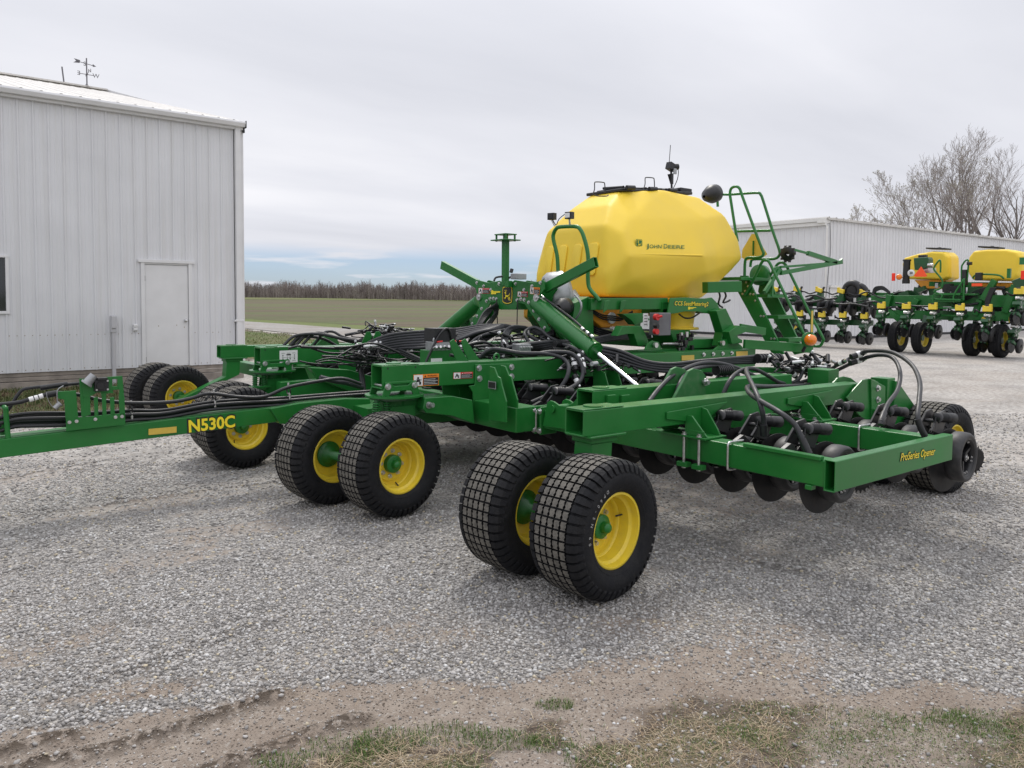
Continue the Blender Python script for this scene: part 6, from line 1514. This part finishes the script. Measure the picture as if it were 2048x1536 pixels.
sleeve((1152,740),(1147,722),5.05,5.1,.026);sleeve((1160,735),(1158,715),5.05,5.1,.024);sleeve((1168,748),(1166,722),5.0,5.1,.022);sleeve((1148,750),(1156,768),5.0,4.95,.022)
for px,w_,Y_,py in((1515,46,4.05,717),(1432,30,3.9,741)):
    mb=MB(BLK)
    a=oy(px,py,Y_);b_=oy(px+w_,py-1,Y_);mb.cyl(a,b_,.038,n=14)
    for i in range(8): p=a.lerp(b_,i/8);mb.cyl(p,p+(b_-a)*.05,.044,n=14)
    P4('hose_guard',mb,0)
for (px,py,qx,qy,Y_) in((1110,688,1135,692,5.55),(1104,700,1130,702,5.5)):
    mb=MB(BLK);a=oy(px,py,Y_);b_=oy(qx,qy,Y_);mb.cyl(a,b_,.026,n=12)
    for i in range(6): p=a.lerp(b_,i/6);mb.cyl(p,p+(b_-a)*.07,.031,n=12)
    P4('hose_guard',mb,0)
# post that carries the wing's distributor
mb=MB(GREEN);p=oy(1655,770,3.6);mb.b2((p.x-.08,3.55,p.z-.12),(p.x+.1,3.75,p.z+.14));q=oy(1500,752,4.0);mb.beam(oy(1400,738,4.2),oy(1660,742,3.85),.08,.05);P4('distributor_post',mb,.004)
# valve block in front of centre, mounting fins on the frame tubes
mb=MB(GREEN,ALU,REDP,BLK,STEEL);p=oy(880,712,6.1)
mb.box(p,(.32,.2,.12));mb.box(p+V((0,-.02,.10)),(.26,.14,.08),None,1)
for k in range(7): mb.cyl(p+V((-.14+.045*k,-.1,.08)),p+V((-.14+.045*k,-.16,.10)),.013,n=8,mi=4)
for k in(0,3,5): mb.cyl(p+V((-.1+.05*k,-.1,.14)),p+V((-.05+.05*k,-.12,.145)),.009,n=6,mi=2)
mb.tube([p+V((-.1,-.08,.12)),p+V((-.12,-.08,.17)),p+V((.0,-.08,.19)),p+V((.02,-.08,.14))],.010,8,1);mb.tube([p+V((-.22,-.1,-.05)),p+V((-.15,-.1,.08)),p+V((-.06,-.1,.22)),p+V((.03,-.1,.26)),p+V((.08,-.1,.12))],.012,8,3)
mb.box(p+V((0,0,.2)),(.24,.18,.13),None,3)
P4('valve_block',mb,.004)
mb=MB(WHITE);p=oy(873,722,6.0);mb.box(p,(.12,.004,.05));P4('instruction_plate',mb,0)
for pts,Yq,dy in((((900,683),(908,678),(935,718),(938,722),(914,722),(904,700)),5.31,.13),(((720,694),(733,664),(740,663),(745,672),(732,698),(722,700)),7.75,.12)):
    mb=MB(GREEN);b0=PY(Yq,*pts);mb.prism(b0,(0,.012,0));mb.prism([q+V((.13,0.02,0)) for q in b0],(0,.012,0));P4('wing_rest',mb,.002)
mb=MB(GREEN);c=oy(993,715,5.39);mb.torus(c,(.2,-1,0),.032,.010,24,8);P4('lifting_eye',mb,0)
mb=MB(ALU,STEEL);p=oy(1043,698,5.7);mb.box(p,(.14,.12,.10));
for k in range(5): mb.cyl(p+V((-.06+.03*k,-.06,.02)),p+V((-.06+.03*k,-.09,.02)),.01,n=8,mi=1)
P4('flow_valve',mb,.008)
mb=MB(ALU,BLK);p=oy(1037,553,6.3);mb.box(p,(.14,.1,.06));mb.cyl(oy(1022,545,6.5),oy(1024,538,6.5),.02,n=8,mi=1);mb.tube([oy(988,562,6.5),oy(992,555,6.5),oy(1005,553,6.5)],.012,6,1);mb.tube([oy(1018,556,6.4),oy(1030,549,6.4),oy(1042,550,6.4)],.012,6,1);P4('sensor',mb,.004)
# ================================================================= row planter parked by the shed
pl_=empty('row_planter',(27,12,0))
prop(pl_,'green row planter with two boxy yellow tanks and hanging row units, before the far shed','planter')
def Q4(name,mb,bev=0,parent=None,**k): return build(name,mb,parent or pl_,bev=bev,**k)
XP=26.4
def px_(l,X=XP): return [ox(a,b_,X) for a,b_ in l]
# transport wheels
def pwheel(R,Wd,first=None):
    T=MB(TYRE,TYRE);hw=Wd/2
    pr=[(-hw*.7,R*.56),(-hw,R*.72),(-hw*.97,R*.90),(-hw*.8,R*.975)]
    for k in range(5):
        y0=-hw*.72+k*hw*1.44/5;pr+=[(y0,R-.004),(y0+hw*.24,R),(y0+hw*.245,R-.02),(y0+hw*.285,R-.02)]
    pr+=[(hw*.8,R*.975),(hw*.97,R*.90),(hw,R*.72),(hw*.7,R*.56)]
    rim=MB(YEL);rim.lathe([(-hw*.7,R*.57),(-hw*.6,R*.52),(-hw*.1,R*.50),(-.02,R*.3),(-.02,.01)],(0,0,0),(0,1,0),28);rim.lathe([(hw*.7,R*.57),(hw*.6,R*.52),(hw*.1,R*.50),(.02,R*.3),(.02,.01)],(0,0,0),(0,1,0),28)
    r=build('wheel',rim,pl_,local=True,loc=(XP,12.4,R));T.lathe(pr,(0,0,0),(0,1,0),44);build('tyre',T,r,local=True,loc=(XP,12.4,R))
    h=MB(DGREEN);h.cyl((0,-.05,0),(0,.05,0),.10,n=16);build('hub',h,r,local=True,loc=(XP,12.4,R));return r
PW=pwheel(.52,.30);
wl=[(1795,704),(1842,707),(1944,712),(2000,715)]
for i,(a,b_) in enumerate(wl):
    g=oz(a,b_,0)
    if i==0: PW.location=V((g.x,g.y,.52))-WL[pl_.name]
    else: clone(PW,pl_,(g.x,g.y,.52))
    mb=MB(DGREEN);mb.beam((g.x,g.y+.02,.52),(g.x+.5,g.y+.1,1.25),.12,.16);Q4('wheel_arm',mb)
g=oz(1590,686,0);clone(PW,pl_,(g.x,g.y,.50))
# toolbars
mb=MB(GREEN,DGREEN)
def bm(px0,px1,X,w_,h_,mi=0):
    a=ox(*px0,X);b_=ox(*px1,X);mb.beam(a,b_,w_,h_,mi=mi)
bm((1745,602),(2060,602),26.9,.25,.38);bm((1740,590),(1805,592),27.2,.2,.2);bm((1545,602),(1745,612),27.5,.2,.25,1);bm((1550,642),(1745,646),27.3,.18,.2,1);bm((1755,628),(2060,634),26.8,.2,.30);bm((1860,568),(2060,572),27.4,.2,.18);bm((1870,589),(1955,589),26.6,.3,.06);bm((1865,598),(1925,600),26.4,.3,.06)
for a,b_ in(((1762,608),(1800,640)),((1990,560),(1965,600)),((1960,600),(1950,630)),((2030,570),(2010,625)),((1835,598),(1820,625)),((1780,590),(1772,620))):
    mb.beam(ox(*a,26.7),ox(*b_,26.7),.14,.18)
Q4('toolbar',mb,.01)
mb=MB(DGREEN,BLK);rr=random.Random(4)
for k in range(46):
    p=ox(rr.uniform(1790,2048),rr.uniform(575,640),rr.uniform(26.9,27.8));mb.box(p,(rr.uniform(.1,.4),rr.uniform(.1,.35),rr.uniform(.1,.35)),Matrix.Rotation(rr.uniform(-.5,.5),3,'X'),0 if rr.random()<.5 else 1)
for k in range(16):
    p=ox(rr.uniform(1545,1745),rr.uniform(605,640),rr.uniform(27.3,27.7));mb.box(p,(rr.uniform(.1,.3),rr.uniform(.1,.3),rr.uniform(.1,.3)),None,0 if rr.random()<.5 else 1)
Q4('drive_gear',mb)
# row units: black and green, with a yellow-topped head
def unit():
    A=MB(DGREEN,BLK,STEEL)
    A.box((.05,0,-.30),(.16,.12,.52),Matrix.Rotation(.15,3,'Y'));A.beam((.35,-.06,-.25),(-.25,-.06,-.48),.04,.09);A.beam((.35,.06,-.38),(-.25,.06,-.62),.04,.09)
    A.box((-.12,0,-.42),(.34,.20,.10),Matrix.Rotation(.5,3,'Y'));A.box((.1,0,-.12),(.16,.22,.16),None,1);A.cyl((-.02,-.1,-.2),(-.02,.1,-.2),.05,n=10,mi=2)
    A.tube([(.1,.1,-.05),(.0,.2,-.12),(-.1,.28,-.05),(.1,.4,-.02),(.3,.5,-.1)],.03,6,1);A.box((.02,.02,-.62),(.2,.14,.3),None,1)
    for k in range(3): A.box((-.16,-.09,-.2-k*.13),(.02,.05,.07),None,2)
    r=build('row_unit',A,pl_,local=True,loc=(0,0,0))
    Y=MB(YEL,BLK);Y.box((-.08,0,.0),(.10,.26,.16));Y.box((-.08,-.09,.11),(.10,.07,.08));Y.box((-.08,.1,.08),(.10,.05,.05));Y.box((-.0,.02,.10),(.10,.16,.05),None,1);build('unit_head',Y,r,local=True,loc=(0,0,0),bev=.01)
    G=MB(BLK,BLKM);
    for s_ in(-.10,.12): G.lathe([(-.05,.05),(-.05,.20),(-.03,.23),(.03,.23),(.05,.20),(.05,.05)],(.14,s_,-.80),(0,1,.08),26)
    build('gauge_wheel',G,r,local=True,loc=(0,0,0))
    D=MB(BLKM,DGREEN)
    for s_ in(-.04,.06):
        D.lathe([(-.008,.02),(0,.17),(.008,.02)],(-.30,s_,-.80),(.25,1,0),20,0,False)
        for k in range(14): a=k*.449;D.prism([(-.30+.16*math.cos(a),s_,-.80+.16*math.sin(a)),(-.30+.21*math.cos(a+.1),s_,-.80+.21*math.sin(a+.1)),(-.30+.16*math.cos(a+.22),s_,-.80+.16*math.sin(a+.22))],(0,.012,0))
    D.beam((-.30,0,-.78),(.0,0,-.55),.06,.06,mi=1);D.box((-.22,0,-.70),(.22,.2,.08),Matrix.Rotation(.4,3,'Y'),1)
    build('row_cleaner',D,r,local=True,loc=(0,0,0));return r
U=unit();n_=0
def place(px,py,X,zs=1):
    global n_
    p=ox(px,py,X)
    if n_==0: U.location=p-WL[pl_.name]
    else: clone(U,pl_,p)
    n_+=1
for px,py in((1765,612),(1815,613),(1868,614),(1922,616),(1977,618)): place(px,py,25.9)
for px,py in((1562,626),(1602,628),(1646,630),(1688,631),(1731,633)): place(px,py,26.9)
place(1975,641,26.6);place(2030,640,26.6);place(2040,583,26.0)
# folded upper bank: heads with wheels beneath
def upper(px,py):
    p=ox(px,py,27.0);A=MB(DGREEN,BLK,STEEL);A.box(p+V((.05,0,-.2)),(.18,.18,.35),None,0);A.box(p+V((.1,.1,-.3)),(.3,.3,.2),Matrix.Rotation(.4,3,'X'),0);A.tube([p+V((0,0,-.1)),p+V((0,-.25,-.08)),p+V((0,-.5,-.16)),p+V((0,-.8,-.08))],.03,6,1);A.box(p+V((0,.3,-.25)),(.2,.1,.15),None,2)
    r=Q4('row_unit',A);Y=MB(YEL,BLK);Y.box(p+V((-.08,0,0)),(.1,.26,.15),Matrix.Rotation(.25,3,'X'));Y.box(p+V((-.08,.09,.10)),(.1,.07,.07));Y.box(p+V((0,-.12,.02)),(.1,.05,.22),Matrix.Rotation(.5,3,'X'),1);Q4('unit_head',Y,.01,parent=r)
    G=MB(BLK);
    for s_ in(-.22,.12): G.lathe([(-.06,.05),(-.06,.26),(-.03,.30),(.03,.30),(.06,.26),(.06,.05)],p+V((.1,s_-.15,-.62)),(0,1,0),26)
    Q4('gauge_wheel',G,parent=r)
for px,py in((1552,578),(1596,579),(1640,580),(1684,582),(1729,586)): upper(px,py)
# hoses along it
for k in range(14):
    rr=random.Random(200+k);mb=MB(HOSEB);x0=rr.uniform(1545,1980);y0=rr.uniform(588,612);X=rr.uniform(26.2,27)
    mb.tube([ox(x0,y0,X),ox(x0+18,y0+rr.uniform(-8,4),X),ox(x0+40,y0+rr.uniform(-3,12),X),ox(x0+rr.uniform(55,80),y0+rr.uniform(0,8),X)],rr.uniform(.025,.045),6);Q4('hose',mb)
for k in range(5):
    mb=MB(HOSEB);mb.tube(px_([(1745,592),(1753-k,582-k*1.5),(1765,579-k*1.5),(1780,588-k)],27),.025,6);Q4('hose',mb)
for k in range(4):
    mb=MB(HOSEB);mb.tube(px_([(1930,600-k*2),(1955,590-k*3),(1985,577-k),(2010,575+k)],26.8),.045,6);Q4('hose',mb)
for k in range(4):
    mb=MB(HOSEB);mb.tube(px_([(1992-k*3,575),(1983-k*2,590),(1978-k*2,605),(1980,622)],26.3),.04,6);Q4('hose',mb)
mb=MB(BLK);mb.torus(ox(1705,582,27.2),(1,0,0),.28,.13,28,10);mb.cyl(ox(1705,582,27.1),ox(1705,582,27.3),.2,n=20);mb.tube(px_([(1712,572),(1720,571),(1728,575),(1735,585)],27.2),.1,8);Q4('blower',mb)
# tanks
def ptank(front,X,depth,lid,slope=.12):
    mb=MB(TANKY);f=px_(front,X);n=len(f);cy=sum(p.y for p in f)/n;cz=sum(p.z for p in f)/n
    r0=[V((X+.10,cy+(p.y-cy)*.93,cz+(p.z-cz)*.93)) for p in f];r1=[V((X+.28,p.y,p.z)) for p in f]
    zt=max(p.z for p in f);r2=[V((X+depth*.75,p.y,p.z)) for p in f];r3=[V((X+depth,cy+(p.y-cy)*.75,cz+(p.z-cz)*.85)) for p in f]
    vs=r0+r1+r2+r3;fs=[tuple(range(n)),tuple(reversed(range(3*n,4*n)))]
    for k in range(3): fs+=[(k*n+i,(k+1)*n+i,(k+1)*n+(i+1)%n,k*n+(i+1)%n) for i in range(n)]
    mb.add(vs,fs);o=Q4('seed_tank',mb,.05,seg=3)
    m=MB(BLK);a=ox(*lid[0],X+depth*.4);b_=ox(*lid[1],X+depth*.4);m.beam(a,b_,.5,.055);m.beam(a.lerp(b_,.4),a.lerp(b_,.6)+V((0,0,.03)),.15,.06);Q4('tank_lid',m,.01,parent=o);return o
ptank([(1801,545),(1799,528),(1803,515),(1830,507),(1860,502),(1886,503),(1895,512),(1896,556),(1886,560),(1806,558)],27.1,1.15,((1858,497),(1897,498)))
t2_=ptank([(1932,548),(1930,530),(1933,513),(1942,501),(1970,498),(2010,498),(2034,503),(2040,512),(2036,552),(2026,562),(1940,560)],26.9,1.2,((1962,494),(2004,496)))
mb=MB(ORAN);mb.prism(px_([(1828,560),(1890,560),(1870,578),(1845,578)],27.3),(.7,0,0));mb.prism(px_([(1955,566),(2030,566),(2010,580),(1975,580)],27.2),(.7,0,0));Q4('hopper',mb,.02)
mb=MB(LGREEN,YLAB);c=ox(2047,522,26.85);mb.box(c,(.01,.22,.22));Q4('deer_badge',mb)
# rear equipment
mb=MB(DGREEN,BLK);f=px_([(1827,516),(1855,514),(1857,518),(1856,538),(1829,540)],26.3);mb.prism(f,(.35,0,0));mb.b2(V(f[0])+V((.1,-.1,0)),V(f[0])+V((.25,-.35,.10)),1);Q4('oil_tank',mb,.01)
mb=MB(BLK,STEEL);a=ox(1814,522,26.3);b_=ox(1812,560,26.3);mb.cyl(a,b_,.11,n=16);mb.cyl(a,a+V((0,0,.05)),.13,n=16);mb.cyl(b_,b_-V((0,0,.12)),.12,n=16);Q4('filter_canister',mb);mb=MB(BLK,STEEL);mb.box(ox(1860,541,26.4),(.2,.3,.16),None,1);mb.cyl(ox(1856,530,26.3),ox(1866,530,26.3),.06,n=10,mi=1);Q4('hydraulic_valve',mb)
mb=MB(REDO,REDL);mb.prism(px_([(1842,533),(1854,551),(1852,553.5),(1830,553.5),(1828,551)],26.1),(.02,0,0));Q4('warning_triangle',mb)
mb=MB(WHITE);c=ox(1822,546,26.08);mb.lathe([(0,.001),(0,.115),(.02,.115)],c,(1,0,0),28);sg=Q4('speed_disc',mb)
textfit('speed_number','20',sg,ox(1818.6,548.2,26.07),ox(1825.4,548.2,26.07),(0,0,1),.085,BLKL,offset=.03,n_off=.006)
def plamp(px,py):
    mb=MB(REDL,AMBER,BLK);c=ox(px,py,26.0);mb.box(c,(.06,.10,.26));c2=c+V((0,-.15,0));mb.lathe([(0,.001),(.02,.08),(.08,.10)],c2,(1,0,0),16,1);mb.cyl(c2+V((.06,-.05,0)),ox(px+24,py+2,26.2),.015,n=6,mi=2);Q4('tail_lamp',mb,.01)
plamp(1787,554);plamp(2046,550)
mb=MB(REDO);mb.box(ox(1954,569.5,26.3),(.02,.30,.09));Q4('reflector',mb)
mb=MB(GREEN)
def gr(l,X=26.3,r=.028): mb.tube(px_(l,X),r,8)
gr([(1880,600),(1884,590),(1868,583),(1883,575),(1884,560),(1870,542),(1868,535),(1878,521),(1881,524),(1881,545)]);gr([(1908,605),(1908,590),(1925,563),(1928,560),(1927,600)]);gr([(1924,600),(1923,540),(1926,528),(1933,520),(1937,525),(1934,560)],26.5);gr([(1865,590),(1866,606),(1872,612)],26.2);gr([(1945,557),(1955,549),(1995,550),(2008,557)],26.6)
for y in(586,600,614,629): mb.b2(ox(1872,y,26.3),ox(1922,y+1,26.35)+V((.25,0,-.05)))
mb.b2(ox(2014,537,26.4),ox(2020,556,26.4)+V((.1,0,0)))
Q4('access_ladder',mb)
for c_,d_,m_ in((ox(1958,553,26.5),(.15,.18,.25),BLK),(ox(1939,527,26.4),(.1,.14,.1),BLK),(ox(1873,571,26.3),(.02,.10,.16),ALU),(ox(1930,555,26.5),(.2,.12,.5),BLK)): mb=MB(m_);mb.box(c_,d_);Q4('control_box',mb,.01)
mb=MB(DGREEN);mb.prism(px_([(2022,562),(2048,552),(2060,560),(2060,575),(2030,575)],26.2),(.4,0,0));Q4('end_cover',mb,.01)
